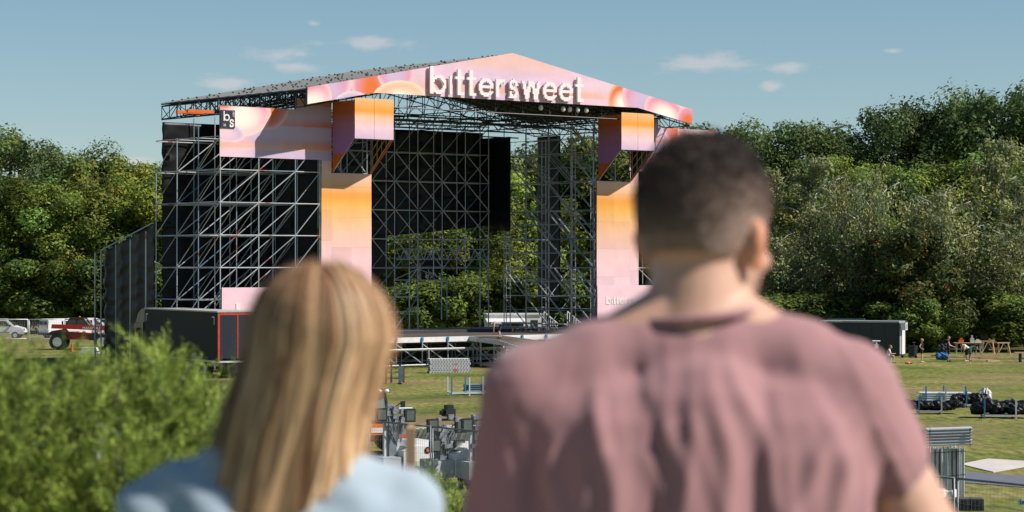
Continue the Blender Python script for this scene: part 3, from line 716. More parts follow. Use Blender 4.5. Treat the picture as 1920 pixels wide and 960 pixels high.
# ================================================================ TREES AND SHRUBS
def leaf_quads(C, Nn, size, r_, aspect=.75, droop=0.0):
    """C centres (N,3), Nn rough normals (N,3) -> (N,4,3) rhombic leaf faces"""
    n = len(C); Nn = Nn + r_.standard_normal((n, 3)) * .55; Nn /= np.linalg.norm(Nn, axis=1, keepdims=True) + 1e-9
    a = r_.standard_normal((n, 3)); a[:, 2] -= droop; a -= (a * Nn).sum(1, keepdims=True) * Nn; a /= np.linalg.norm(a, axis=1, keepdims=True) + 1e-9
    b = np.cross(Nn, a); s = (size * (0.6 + .8 * r_.random(n)))[:, None]
    return np.stack([C + a * s, C + b * s * aspect * .6, C - a * s, C - b * s * aspect * .6], 1)
def tree_parts(seed, H, W, kind):
    """returns (trunk mesh, crown mesh); a tree H tall and W wide, foliage in clumps round its limbs"""
    r_ = np.random.default_rng(seed); mb = MB(); cl = []
    base = {'maple': .1, 'birch': .14, 'rowan': .06, 'oak': .16, 'shrub': .02}[kind] * H
    stems = {'maple': 1, 'birch': 1, 'rowan': 3, 'oak': 1, 'shrub': 4}[kind]
    if kind == 'birch' and seed % 3 == 0: stems = 3
    if kind == 'birch' and stems == 3: base = .36 * H
    tr = {'maple': .022, 'birch': .017, 'rowan': .008, 'oak': .022, 'shrub': .006}[kind] * H
    for s in range(stems):
        an = r_.random() * 6.28; lean = .0 if stems == 1 else .16 + .08 * r_.random()
        tip = np.array([math.cos(an) * lean * H, math.sin(an) * lean * H, H * (.93 if stems == 1 else .8 + .1 * r_.random())])
        pts = []
        for i in range(7):
            t = i / 6; p = tip * t * np.array([t ** .7, t ** .7, 1]); p[:2] += r_.standard_normal(2) * .012 * H * (t > 0); pts.append(p)
        mb.path([tuple(p) for p in pts], [tr * (1 - .85 * i / 6) for i in range(7)], 7)
        nl = {'maple': 22, 'birch': 20, 'rowan': 12, 'oak': 22, 'shrub': 8}[kind]
        for k in range(nl):
            t = .12 + .86 * (k + r_.random()) / nl; f = t * 6; i = min(5, int(f)); p = pts[i] + (pts[i + 1] - pts[i]) * (f - i)
            if p[2] < base: continue
            hh = (p[2] - base) / (H - base)
            env = {'maple': math.sin(math.pi * min(1, .22 + .75 * hh)) ** .6, 'oak': math.sin(math.pi * min(1, .15 + .8 * hh)) ** .5, 'birch': math.sin(math.pi * min(1, .2 + .78 * hh)) ** .8,
                   'rowan': math.sin(math.pi * min(1, .3 + .62 * hh)) ** .5, 'shrub': math.sin(math.pi * min(1, .35 + .55 * hh)) ** .5}[kind]
            a2 = k * 2.4 + r_.random(); L = W / 2 * env * (.7 + .45 * r_.random()) * (.75 if stems > 1 else 1)
            up = {'maple': .35, 'oak': .3, 'birch': .55, 'rowan': .4, 'shrub': .5}[kind] * L
            q = p + np.array([math.cos(a2) * L, math.sin(a2) * L, up]); m_ = (p + q) / 2 + np.array([0, 0, .1 * L])
            rr = tr * (1 - .8 * t) * (.55 if kind != 'birch' else .9)
            mb.path([tuple(p), tuple(m_), tuple(q)], [rr, rr * .7, rr * (.25 if kind != 'birch' else .5)], 5)
            for u in (.35, .7, 1.0):
                c = p + (q - p) * u + r_.standard_normal(3) * .05 * L; cl.append((c, (.55 + .55 * r_.random()) * W * .115 * (1.15 if u == 1 else .95)))
        cl.append((tip, W * .09))
    V, Cc = [], []
    dens = {'maple': 300, 'oak': 300, 'birch': 140, 'rowan': 290, 'shrub': 220}[kind]; ls = {'maple': .21, 'oak': .19, 'birch': .17, 'rowan': .16, 'shrub': .13}[kind]
    if kind == 'birch' and stems == 3: dens = 48
    for (c, rad) in cl:
        n = int(dens * (rad / (W * .1)) ** 1.6) + 20; d = r_.standard_normal((n, 3)); d /= np.linalg.norm(d, axis=1, keepdims=True)
        sh = rad * (.45 + .55 * r_.random((n, 1)) ** .6 + .28 * np.abs(r_.standard_normal((n, 1)))); pos = d * sh
        if kind == 'birch':
            pos[:, 2] = pos[:, 2] * .8 - np.abs(r_.standard_normal(n)) * rad * 1.1; pos[:, :2] *= .85
        else: pos[:, 2] *= .95
        pos[:, 2] = np.maximum(pos[:, 2] + c[2], base * .55) - c[2]
        V.append(leaf_quads(c + pos, d * .9 + np.array([0, 0, .5]), ls, r_, droop=1.0 if kind == 'birch' else 0))
        tint = 1 + .34 * r_.standard_normal(); g = np.clip(tint, .55, 1.6) * (1 + .10 * r_.standard_normal((n, 1)))
        hue = np.array([1, 1, 1]) + np.array([.12, .03, -.08]) * r_.standard_normal()
        Cc.append(np.clip(g * hue, .35, 2.0))
    V = np.concatenate(V); Cc = np.concatenate(Cc)
    return mb.mesh('trunk', True), V, Cc
TREE_COL = {'maple': (.18, .245, .05), 'oak': (.11, .165, .055), 'birch': (.25, .275, .12), 'rowan': (.125, .16, .05), 'shrub': (.13, .18, .042), 'golden': (.215, .25, .052)}
M_leaf = mat('foliage', attr=True, rough=.62, var=.18, scale=.5, trans=.3, spec=.15, rand=.3)
M_bark = mat('brown_bark', (.055, .045, .035), .9, 0, .3, 3, bump=.5)
M_birch = mat('white_birch_bark', (.42, .40, .36), .8, 0, .3, 2.5, dirt=(.05, .045, .04), dirt_amt=.9)
TREES = {}
def tree_kind(key, seed, H, W, kind, colkey=None):
    tm, V, Cc = tree_parts(seed, H, W, kind); c = np.array(TREE_COL[colkey or kind]) * Cc
    cm = quads('crown', V, c); tm.materials.append(M_birch if kind == 'birch' else M_bark); cm.materials.append(M_leaf)
    bm_ = None
    if kind == 'rowan':
        r_ = np.random.default_rng(seed); pick = r_.choice(len(V), 900, replace=False); pc = V[pick].mean(1) * 1.0
        k = np.repeat(pc, 5, 0) + r_.standard_normal((4500, 3)) * .1
        bm_ = quads('berries', leaf_quads(k, r_.standard_normal((4500, 3)), .07, r_, 1.6)); bm_.materials.append(mat('rowan_berries', (.34, .10, .015), .6))
    TREES[key] = (H, W, tm, cm, bm_)
def plant(key, x, y, h, label, name, cat='tree', group=None, w=None, rot=None):
    H, W, tm, cm, bm_ = TREES[key]; s = h / H; t = thing(name, label, cat, (x, y, 0), random.random() * 6.28 if rot is None else rot, group)
    sx = (w / W) if w else s * random.uniform(.9, 1.15); t.scale = (sx, sx, s)
    obj('trunk', tm, None, t); obj('crown', cm, None, t)
    if bm_: obj('berries', bm_, None, t)
    return t
for k, a in {'maple_a': (11, 18, 11, 'maple'), 'maple_b': (12, 17, 12, 'maple'), 'maple_c': (13, 15, 10, 'maple', 'golden'), 'oak_a': (21, 20, 12, 'oak'), 'oak_b': (22, 19, 11, 'oak'),
             'birch_a': (31, 17, 7.5, 'birch'), 'birch_b': (32, 18, 7, 'birch'), 'birch_c': (33, 14, 8, 'birch'), 'rowan': (41, 9, 7.5, 'rowan'), 'shrub_a': (51, 4.5, 5.5, 'shrub'), 'shrub_b': (52, 4, 5, 'shrub')}.items(): tree_kind(k, *a)
def row(items, group, word):
    """items: key, photo column, crown top row, distance, width -> a tree standing on the field at that distance"""
    for i, (key, px, top, d, w) in enumerate(items):
        kind = key.split('_')[0]; h = HCAM + (HY - top) / FPX * d
        nm = {'maple': 'maple_tree', 'oak': 'oak_tree', 'birch': 'birch_tree', 'rowan': 'rowan_tree', 'shrub': 'shrub'}[kind]
        n_same = sum(1 for q in items[:i] if q[0].split('_')[0] == kind); n_all = sum(1 for q in items if q[0].split('_')[0] == kind)
        look = {'maple': 'yellow green maple', 'oak': 'dark green oak', 'birch': 'pale birch', 'rowan': 'rowan dotted with orange berries', 'shrub': 'round green shrub'}[kind]
        lab = f'{look} {word}' if n_all == 1 else f'{ORD[n_same]} {look} from the left {word}'
        plant(key, (px - 960) / FPX * d, d, h, lab, nm, 'shrub' if kind == 'shrub' else 'tree', group, w)
ORD = ['first', 'second', 'third', 'fourth', 'fifth', 'sixth', 'seventh', 'eighth', 'ninth', 'tenth', 'eleventh', 'twelfth', 'thirteenth', 'fourteenth', 'fifteenth', 'sixteenth', 'seventeenth', 'eighteenth']
row([('maple_a', -70, 345, 252, 13), ('maple_b', 40, 338, 250, 13), ('maple_a', 135, 352, 249, 12), ('maple_c', 215, 345, 250, 11), ('maple_b', 285, 338, 251, 12), ('maple_c', 350, 330, 252, 11)], 'front row of trees at the left', 'in front row left of stage')
row([('oak_a', -60, 240, 290, 16), ('oak_b', 25, 246, 288, 15), ('oak_a', 95, 268, 292, 14), ('maple_c', 165, 296, 286, 12), ('oak_b', 210, 305, 290, 12), ('maple_c', 262, 305, 280, 12), ('maple_a', 320, 312, 284, 13)], 'tall trees behind at the left', 'in back row left of stage')
row([('maple_b', 420, 330, 262, 13), ('maple_a', 520, 330, 258, 14), ('maple_c', 620, 330, 258, 13), ('maple_b', 690, 350, 240, 12), ('maple_a', 745, 395, 232, 10), ('maple_c', 800, 430, 226, 9), ('maple_b', 850, 420, 226, 9), ('maple_c', 905, 380, 226, 10),
     ('maple_a', 960, 320, 232, 11), ('maple_c', 1010, 290, 236, 11), ('oak_b', 1060, 262, 240, 12), ('maple_c', 1110, 265, 236, 11), ('oak_a', 1165, 255, 236, 12)], 'trees behind the stage', 'seen behind the stage')
row([('shrub_a', 770, 535, 214, 8), ('shrub_b', 840, 530, 215, 8), ('shrub_a', 900, 520, 218, 8), ('shrub_b', 965, 520, 218, 8), ('shrub_a', 1030, 530, 218, 8), ('shrub_b', 1095, 520, 216, 8)], 'shrubs behind the stage', 'low behind stage deck')
row([('oak_b', 1225, 250, 238, 13), ('oak_a', 1300, 236, 240, 13), ('oak_b', 1370, 232, 238, 12), ('oak_a', 1440, 240, 238, 12), ('oak_b', 1510, 226, 238, 12), ('oak_a', 1575, 238, 240, 11), ('oak_a', 1640, 210, 238, 13), ('oak_b', 1710, 196, 240, 13),
     ('oak_a', 1780, 190, 238, 13), ('oak_b', 1850, 172, 238, 14), ('oak_a', 1915, 168, 236, 14), ('oak_b', 1985, 165, 236, 14)], 'tall trees behind at the right', 'on the skyline at right')
row([('maple_a', 1340, 330, 216, 11), ('maple_b', 1425, 345, 214, 11), ('maple_a', 1620, 300, 218, 10), ('maple_b', 1700, 320, 216, 11), ('maple_a', 1790, 300, 218, 11), ('maple_b', 1890, 290, 216, 12), ('oak_b', 1580, 360, 212, 9), ('oak_a', 1950, 320, 210, 12)], 'middle trees at the right', 'inside the wood at right')
row([('birch_a', 1450, 300, 206, 7), ('birch_b', 1525, 270, 204, 7.5), ('birch_c', 1490, 420, 197, 7), ('birch_c', 1605, 300, 196, 6), ('birch_a', 1572, 350, 200, 6), ('birch_c', 1765, 330, 194, 7), ('birch_c', 1650, 430, 198, 7), ('birch_b', 1880, 235, 204, 7.5), ('birch_c', 1848, 390, 194, 8.5), ('birch_a', 1940, 320, 198, 6.5)],
    'birches along the field edge', 'at wood edge right of man')
row([('rowan', 1725, 425, 192, 9)], 'rowan', 'behind the end of the containers')
row([('shrub_a', 1440, 560, 192, 9), ('shrub_b', 1500, 560, 194, 8), ('shrub_a', 1560, 550, 195, 8), ('shrub_b', 1620, 555, 195, 8), ('shrub_a', 1680, 570, 190, 7), ('shrub_b', 1745, 580, 190, 6), ('shrub_a', 1800, 560, 204, 8), ('shrub_b', 1870, 565, 204, 9), ('shrub_a', 1930, 555, 192, 9)], 'shrubs along the wood', 'at wood foot right of man')
row([('shrub_a', 20, 500, 246, 11), ('shrub_b', 90, 495, 246, 11), ('shrub_a', 165, 500, 246, 10), ('shrub_b', 240, 490, 246, 11), ('shrub_a', 310, 490, 246, 11)], 'shrubs under the left trees', 'under trees left of stage')
# ---- the far wood behind everything, one mass that nobody could count
def far_wood():
    r_ = np.random.default_rng(77); n = 26000; ang = r_.uniform(-.36, .36, n); d = r_.uniform(300, 345, n) - 40 * (ang > .06)
    u = r_.random(n); top = 15 + 2.5 * np.sin(ang * 60) + 2 * np.sin(ang * 143 + 1); z = .3 + top * u ** .7
    C = np.stack([np.tan(ang) * d, d, z], 1); V = leaf_quads(C, np.stack([np.zeros(n), -np.ones(n), np.full(n, .8)], 1), .9, r_, 1.2)
    g = np.clip(1 + .35 * r_.standard_normal((n, 1)), .4, 1.8); o = obj('far_wood', quads('far_wood', V, np.array(TREE_COL['oak']) * g * .9), M_leaf); o['kind'] = 'stuff'; o['label'] = 'dense dark wood beyond the field trees'
far_wood()
# ---- conifer shrubs on the slope near the camera
def juniper(name, label, fn_surface, n_sprig, needles, length, seed, loc, nl=.03, tone=1.0):
    """upright feathery sprigs growing out of a bush; fn_surface(r_, n) -> bases (n,3), directions (n,3)"""
    r_ = np.random.default_rng(seed); B, D = fn_surface(r_, n_sprig)
    t = thing(name, label, 'shrub', loc); V, Cc = [], []; stems = []
    L = length * (.5 + r_.random(n_sprig))
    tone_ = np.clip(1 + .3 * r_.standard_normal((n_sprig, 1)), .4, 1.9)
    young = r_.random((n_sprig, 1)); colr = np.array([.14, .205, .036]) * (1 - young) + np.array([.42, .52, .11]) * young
    white = r_.random(n_sprig) < .05  # a few sprigs get pale needles painted in as glints
    for k in range(needles):
        s = (k + r_.random(n_sprig)) / needles; ax = D * (L * s)[:, None]
        side = r_.standard_normal((n_sprig, 3)); side -= (side * D).sum(1, keepdims=True) * D; side /= np.linalg.norm(side, axis=1, keepdims=True)
        c0 = B + ax; dn = D * .75 + side * .75; ln = (nl * (1.25 - .6 * s))[:, None] * (.7 + .6 * r_.random((n_sprig, 1)))
        w = np.cross(dn, r_.standard_normal((n_sprig, 3))); w /= np.linalg.norm(w, axis=1, keepdims=True); w *= ln * .085
        V.append(np.stack([c0 - w, c0 + dn * ln * .6 - w, c0 + dn * ln, c0 + dn * ln * .3 + w], 1))
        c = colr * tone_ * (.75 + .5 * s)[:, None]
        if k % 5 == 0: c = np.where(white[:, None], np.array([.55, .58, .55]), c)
        Cc.append(c)
    V = np.concatenate(V) - np.array(loc); Cc = np.concatenate(Cc)
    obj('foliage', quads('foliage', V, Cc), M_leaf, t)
    mb = MB()
    for i in range(0, n_sprig, max(1, n_sprig // 130)):
        p = B[i] - np.array(loc); root = np.array([p[0] * .35, p[1] * .4, .0]); mid = (p * .6 + root * .4) + r_.standard_normal(3) * .05
        mb.path([tuple(root), tuple(mid), tuple(p + D[i] * L[i] * .8)], [.014, .009, .003], 5)
    mb.build('branches', M_bark, t, True); return t
def left_bush(r_, n):
    y = r_.uniform(6.3, 9.2, n); x = r_.uniform(-2.7, -.72, n)
    # top of the bush as the photo shows it, falling off to the right
    edge = np.interp(x / y * FPX + 960, [-700, 0, 100, 150, 200, 240, 320, 380, 470, 600], [660, 676, 684, 700, 706, 694, 662, 722, 780, 855])
    ztop = HCAM - (edge - HY) / FPX * y - .085 + .035 * np.sin(x * 23) * np.sin(y * 9) + .03 * r_.standard_normal(n) - .3 * np.maximum(0, (7.3 - y) / 1.3) ** 1.5
    depth = np.abs(r_.standard_normal(n)) * .22; z = ztop - np.minimum(depth, 1.1)
    D = np.stack([.6 * r_.standard_normal(n) + .25 * (x + 1.6), -.4 + .5 * r_.standard_normal(n), .5 + .35 * r_.random(n)], 1); D /= np.linalg.norm(D, axis=1, keepdims=True)
    return np.stack([x, y, z], 1), D
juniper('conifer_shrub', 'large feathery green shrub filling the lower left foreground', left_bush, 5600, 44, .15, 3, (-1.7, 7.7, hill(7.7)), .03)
def mid_bush(r_, n):
    y = 14 + r_.normal(0, .35, n); px = r_.uniform(745, 930, n); edge = np.interp(px, [745, 790, 815, 850, 930], [985, 925, 945, 975, 980])
    x = (px - 960) / FPX * y; z = HCAM - (edge - HY) / FPX * y - np.abs(r_.standard_normal(n)) * .16 + .0
    D = np.stack([.4 * r_.standard_normal(n), -.3 + .3 * r_.standard_normal(n), .7 + .3 * r_.random(n)], 1); D /= np.linalg.norm(D, axis=1, keepdims=True)
    return np.stack([x, y, z], 1), D
juniper('conifer_shrub', 'small green shrub between the woman and the man', mid_bush, 900, 24, .17, 5, (-.37, 14, hill(14)), .04)
# ================================================================ VEHICLES AND SITE EQUIPMENT
def wheel(parent, x, y, z, r, w, hub=None):
    a = MB().tube((x, y - w / 2, z), (x, y + w / 2, z), r, 20).build('wheel', M_rubber, parent)
    MB().tube((x, y - w / 2 - .012, z), (x, y + w / 2 + .012, z), r * .58, 16).build('rim', hub or M_galv, a); return a
# ---- lorry beside the left wing
trot = math.atan2(13.9, -7.1); fw = Vector((math.cos(trot), math.sin(trot), 0)); lf = Vector((-fw.y, fw.x, 0))
tp = Vector((-17.47, 143.5, 0)) - lf * 1.25
tk = thing('lorry', 'black curtain sided lorry with red edged rear doors beside the left wing', 'lorry', tp, trot)
M_curt = mat('black_curtain', (.007, .007, .008), .6, 0, .2, .8, bump=.15, bscale=1.2, spec=.2)
MB().box(.06, -1.22, 1.05, 13.6, 1.24, 3.94).build('curtain_body', M_curt, tk)
MB().box(0, -1.26, 3.94, 13.65, 1.27, 4.02).build('roof', mat('grey_roof', (.42, .42, .41), .5), tk)
MB().box(0, -1.25, .95, 13.6, 1.26, 1.05).build('sill', M_galv, tk)
rd = MB().box(-.03, -1.1, 1.2, .04, 1.1, 3.78); rd.build('rear_door', mat('dark_blue_door', (.012, .016, .03), .5), tk)
fr = MB()
for b in ((-.05, -1.24, 1.05, .03, -1.12, 3.9), (-.05, 1.12, 1.05, .03, 1.24, 3.9), (-.05, -1.12, 3.78, .03, 1.12, 3.9), (-.05, -.04, 1.2, .0, .04, 3.78)): fr.box(*b)
fr.build('rear_frame', mat('lorry_red', (.5, .045, .02), .45), tk)
for x in (.9, 13.2):
    mk_ = MB(); mk_.box(x - .35, 1.245, 3.62, x + .05, 1.262, 3.68); mk_.box(x - .02 if x > 5 else x - .35, 1.245, 3.2, x + .05 if x > 5 else x - .29, 1.262, 3.62); mk_.build('corner_mark', M_vanw, tk)
MB().prism([(14.0, .6), (16.1, .6), (16.15, 2.0), (15.9, 3.0), (14.0, 3.1)], 'y', -1.2, 1.2).build('cab', mat('cab_paint', (.012, .015, .022), .25), tk)
MB().prism([(13.75, 3.1), (15.7, 3.05), (15.2, 3.65), (14.5, 3.95), (13.75, 3.98)], 'y', -1.15, 1.15).build('wind_deflector', mat('blue_metallic', (.02, .05, .10), .22), tk)
MB().box(14.8, 1.2, 1.8, 15.8, 1.22, 2.75).build('side_window', M_glass, tk); MB().box(15.5, 1.3, 1.9, 15.6, 1.55, 2.7).build('mirror', M_black, tk)
for x in (2.4, 3.7, 5.0, 12.9, 15.4):
    for y in (-1.0, 1.0): wheel(tk, x, y, .5, .5, .35)
# ---- vans
def van(label, loc, rot):
    t = thing('van', label, 'van', loc, rot, 'white vans behind the fence')
    prof = [(-2.35, .38), (-2.38, 1.1), (-2.28, 1.72), (-2.1, 1.86), (.45, 1.86), (.75, 1.8), (1.45, 1.18), (2.1, 1.02), (2.36, .85), (2.42, .42)]
    me = MB().prism(prof, 'y', -.9, .9).mesh('body'); bm = bmesh.new(); bm.from_mesh(me)
    for v in bm.verts:
        if v.co.z > 1.1: v.co.y *= .9 if v.co.z > 1.5 else .97
    bmesh.ops.bevel(bm, geom=list(bm.edges), offset=.06, segments=2, affect='EDGES'); bm.to_mesh(me); bm.free(); obj('body', me, M_vanw, t)
    for s in (-1, 1):
        y = s * .865
        def pan(name, pts, m, d=.02, yy=None): MB().prism(pts, 'y', (yy or y) - d, (yy or y) + d).build(name, m, t)
        pan('side_window', [(.0, 1.2), (.0, 1.66), (.6, 1.66), (1.08, 1.2)], M_glass); pan('side_window', [(-.85, 1.22), (-.85, 1.66), (-.08, 1.66), (-.08, 1.22)], M_glass)
        MB().cbox((-.04, s * .905, 1.02), .16, .03, .035).build('door_handle', M_black, t)
        MB().box(-1.4, s * .9 - .02, .6, 1.0, s * .9 + .02, .66).build('side_trim', M_black, t)
        MB().cbox((1.05, s * 1.0, 1.2), .12, .18, .2).build('mirror', M_black, t)
        for x in (-1.45, 1.5): wheel(t, x, s * .82, .33, .33, .2)
        MB().cbox((2.28, s * .68, .88), .16, .3, .14).build('headlight', M_glass, t)
        MB().cbox((-2.36, s * .82, 1.2), .06, .12, .4).build('tail_light', M_red, t)
        MB().cbox((-2.34, s * .42, 1.42), .06, .7, .4).build('rear_window', M_glass, t)
    MB().prism([(.82, 1.72), (1.42, 1.22), (1.46, 1.25), (.86, 1.76)], 'y', -.75, .75).build('windscreen', M_glass, t)
    MB().box(-2.44, -.88, .36, -2.34, .88, .58).build('bumper', M_black, t); MB().box(2.34, -.88, .36, 2.46, .88, .6).build('bumper', M_black, t)
    MB().box(-2.42, -.26, .78, -2.38, .26, .9).build('number_plate', M_vanw, t)
v1 = at(2, 640, 227); v2 = at(122, 640, 228)
van('white van at the left edge seen from its side', (v1.x, v1.y, 0), 0)
van('white van with its rear doors turned towards the viewer behind the red telehandler', (v2.x, v2.y, 0), R(42))
v3 = at(193, 640, 231)
van('white car front just showing left of the black wall', (v3.x - 1.2, v3.y, 0), R(10))
# ---- red telehandler
p = at(150, 655, 196); th = thing('telehandler', 'red telehandler parked left of the stage', 'telehandler', (p.x, p.y, 0), 0); th.scale = (1.12, 1.12, 1.12)
MB().prism([(-1.9, .75), (-1.95, 1.35), (-1.1, 1.5), (-.9, 1.3), (1.5, 1.15), (1.55, .75)], 'y', -.75, .6).build('chassis', M_red, th)
bo = MB().prism([(-1.9, 1.55), (-1.85, 1.85), (2.2, 1.75), (2.75, 1.35), (2.7, 1.15), (2.0, 1.4)], 'y', -.98, -.72); bo.build('boom', M_red, th)
text('lettering', 'MANITOU', .27, M_vanw, th, Matrix.Translation((.35, -.99, 1.48)) @ RX, .01); text('lettering', 'LITTER', .2, M_vanw, th, Matrix.Translation((1.5, -1.0, 1.14)) @ RX, .01)
cb = MB()
for a, b in (((-1.1, 1.5), (-.6, 2.25)), ((-.6, 2.25), (.4, 2.25)), ((.4, 2.25), (1.0, 1.5)), ((-.1, 1.5), (-.1, 2.25))):
    for y in (-.65, .5): cb.tube((a[0], y, a[1]), (b[0], y, b[1]), .06, 6)
cb.box(-.65, -.68, 2.22, .45, .55, 2.3); cb.build('cab_frame', M_black, th)
MB().prism([(-1.0, 1.5), (-.58, 2.2), (.38, 2.2), (.9, 1.5)], 'y', -.62, -.6).build('cab_window', mat('pale_glass', (.14, .2, .2), .1), th)
MB().prism([(.8, .7), (1.0, 1.2), (1.4, 1.3), (1.6, .7)], 'y', -1.0, -.76).build('mudguard', M_black, th); MB().prism([(-2.2, 1.05), (-2.0, 1.3), (-1.0, 1.3), (-.7, .8), (-.9, .8), (-1.2, 1.15)], 'y', -1.05, -.74).build('mudguard', M_black, th)
for x in (-1.45, 1.75):
    for y in (-.85, .7): wheel(th, x, y, .58, .58, .4)
MB().ball((.0, -.1, 2.36), .07).build('beacon', M_orange, th)
MB().box(2.5, -.9, .3, 2.75, .6, 1.2).build('carriage', M_black, th)
p = at(135, 660, 190); cn = thing('traffic_cone', 'orange cone before the red telehandler', 'cone', (p.x, p.y, 0))
MB().tube((0, 0, .04), (0, 0, .72), .15, 12, .03).build('cone', M_orange, cn); MB().box(-.2, -.2, 0, .2, .2, .04).build('base', M_orange, cn)
p = at(168, 664, 186); o = MB().prism([(-.7, 0), (.8, 0), (.55, .5), (-.5, .5)], 'y', -.4, .4).build('tarped_crate', M_wcloth); o.location = (p.x, p.y, 0); tag(o, 'white covered crate on the ground below the red telehandler', 'crate')
# ---- mesh fence panels
_fm = {}
def fence_panel(label, a, b, h, group, rw, rf=.022, dv=.12, m=None, foot=True):
    a, b = Vector(a), Vector(b); L = (b - a).length; t = thing('mesh_fence', label, 'fence', a, math.atan2((b - a).y, (b - a).x), group); k = (round(L, 2), h, rw)
    if k not in _fm:
        f = MB(); f.tube((.03, 0, 0), (.03, 0, h), rf, 8); f.tube((L - .03, 0, 0), (L - .03, 0, h), rf, 8); f.tube((.03, 0, h), (L - .03, 0, h), rf, 8); f.tube((.03, 0, .15), (L - .03, 0, .15), rf * .8, 6)
        w = MB()
        for i in range(1, int(L / dv)): w.tube((i * dv, 0, .15), (i * dv, 0, h), rw, 3, cap=False)
        for i in range(1, 7): w.tube((.03, 0, .15 + i * (h - .15) / 7), (L - .03, 0, .15 + i * (h - .15) / 7), rw, 3, cap=False)
        _fm[k] = (f.mesh('frame', True), w.mesh('wire_mesh'), MB().box(-.12, -.3, 0, .12, .3, .13).mesh('foot'))
    f, w, ft = _fm[k]; obj('frame', f, m or M_galv, t); obj('wire_mesh', w, m or M_galv, t)
    if foot: obj('foot', ft, mat('concrete', (.3, .29, .27), .9), t)
    return t
fx = [-16, 54, 121, 175, 232]
labs = ['mesh fence panel at the left edge before the van', 'mesh fence panel between the two white vans', 'mesh fence panel behind the red telehandler cab', 'mesh fence panel ending at the black tarpaulin wall']
for i in range(4):
    a, b = at(fx[i], 0, 222), at(fx[i + 1], 0, 222); fence_panel(labs[i], (a.x, 222, 0), (b.x - .05, 222, 0), 1.9, 'mesh fence panels behind the left bush', .008, .045, .16)
A = Vector((-2.29, 69.15, 0)); dirf = (Vector((10.67, 50.4, 0)) - Vector((-4.15, 71.8, 0))).normalized()
M_gd = mat('weathered_galvanised', (.16, .18, .2), .5, .4, .2, 3)
wl = {-2: 'mesh fence panel hidden mostly by the woman\'s hair', -1: 'mesh fence panel in front of the left light tower', 0: 'mesh fence panel in front of the middle light tower', 1: 'mesh fence panel behind the man\'s left arm', 4: 'mesh fence panel behind the man\'s right arm', 5: 'mesh fence panel crossing before the stacked galvanised fences', 6: 'mesh fence panel at the lower right edge with the small sign'}
for k, lab in wl.items(): fence_panel(lab, A + dirf * 3.47 * k, A + dirf * (3.47 * k + 3.42), 2.0, 'mesh fence panels across the slope foot', .0028, .024, .11, M_gd)
p = at(1907, 935, 50.3); sg = thing('fence_sign', 'small pale sign lettered DP on the fence at the right edge', 'sign', (p.x, p.y - .05, 1.66), math.atan2(dirf.y, dirf.x) * 0)
MB().box(0, 0, -.07, .42, .012, .07).build('plate', M_galv, sg); text('lettering', 'DP', .1, M_black, sg, Matrix.Translation((.04, -.004, -.035)) @ RX, .006)
# ---- pallet of stage beams
def beam_stack():
    p = ground(841, 699); t = thing('beam_stack', 'stack of white perforated beams on the grass before the deck', 'beams', p, R(12))
    holes = MB(); ends = MB()
    for k in range(7):
        z = k * .13; dx = .03 * ((k * 5) % 3 - 1)
        MB().box(-1.25 + dx, -.45, z + .008, 1.3 + dx, .45, z + .122).build('beam', mat('white_beam', (.64, .63, .66), .5, .1, .1, 3, rand=.1), t)
        for i in range(14): holes.box(-1.15 + i * .18 + .06 * (k % 2), -.458, z + .04, -1.15 + i * .18 + .08 + .06 * (k % 2), -.452, z + .085)
        for i in range(6): ends.box(-1.275 + dx, -.42 + i * .145, z + .03, -1.252 + dx, -.42 + i * .145 + .1, z + .11)
    holes.build('hole', M_denim, t); ends.build('end_cap', M_blue, t)
    for z in (.55, .2, .1): MB().box(.25, -.462, z, .5, -.455, z + .06).build('tag', M_orange, t)
beam_stack()
# ---- stillages (open racks with corner posts) and what lies in them
def rack(label, px, py, L, W, rot, posth, n_post, group, mblue=(0, 2)):
    t = thing('rack', label, 'rack', ground(px, py), rot, group)
    for i in range(n_post):
        x = -L / 2 + L * i / (n_post - 1)
        for j, y in enumerate((-W / 2, W / 2)): rod('post', (x, y, 0), (x, y, posth), .045, M_blue if (i + j) % 2 in mblue and mblue else M_galv, t, 4)
        rod('cross_rail', (x, -W / 2, .14), (x, W / 2, .14), .045, M_galv, t, 4)
    for y in (-W / 2, W / 2): rod('rail', (-L / 2, y, .14), (L / 2, y, .14), .05, M_galv, t, 4)
    return t
def tube_bundle(label, px, py, L, rot, n, m, z0=.2, rr=.045, dark=None):
    t = thing('tube_bundle', label, 'tubes', ground(px, py), rot); r_ = random.Random(n)
    for k in range(n):
        y = -.42 + (k % 9) * .1; z = z0 + (k // 9) * .1; j = r_.uniform(-.08, .08)
        rod('tube', (-L / 2 + j, y, z), (L / 2 + j, y, z), rr, m, t, 6)
    return t
M_teal = mat('teal_grey_tube', (.10, .17, .21), .45, .3, .2, 3, rand=.4)
rack('blue posted rack on the grass below the ramp', 893, 741, 2.8, .95, R(14), .95, 4, 'racks on the grass')
tube_bundle('bundle of blue grey tubes lying in the rack below the ramp', 908, 739, 2.0, R(14), 36, M_teal)
rack('rack of blue ended tubes at the right, farther of the racks', 1771, 756, 1.9, 1.0, R(-4), .85, 3, 'racks on the grass')
tube_bundle('stack of grey tubes with blue ends at the right', 1771, 756, 2.35, R(-4), 36, M_galv)
rack('low rack holding the long black roll, nearest at the right', 1742, 776, 1.0, .95, R(-4), .8, 2, 'racks on the grass')
rack('rack holding the small black bag behind the long roll', 1830, 764, 1.0, .95, R(-4), .8, 2, 'racks on the grass')
rack('rack with the big black bag at the right edge', 1872, 784, 1.35, 1.0, R(-3), .85, 2, 'racks on the grass')
rack('lone rack close to the man\'s right sleeve', 1650, 728, .62, .5, R(-4), 1.1, 2, 'racks on the grass', ())
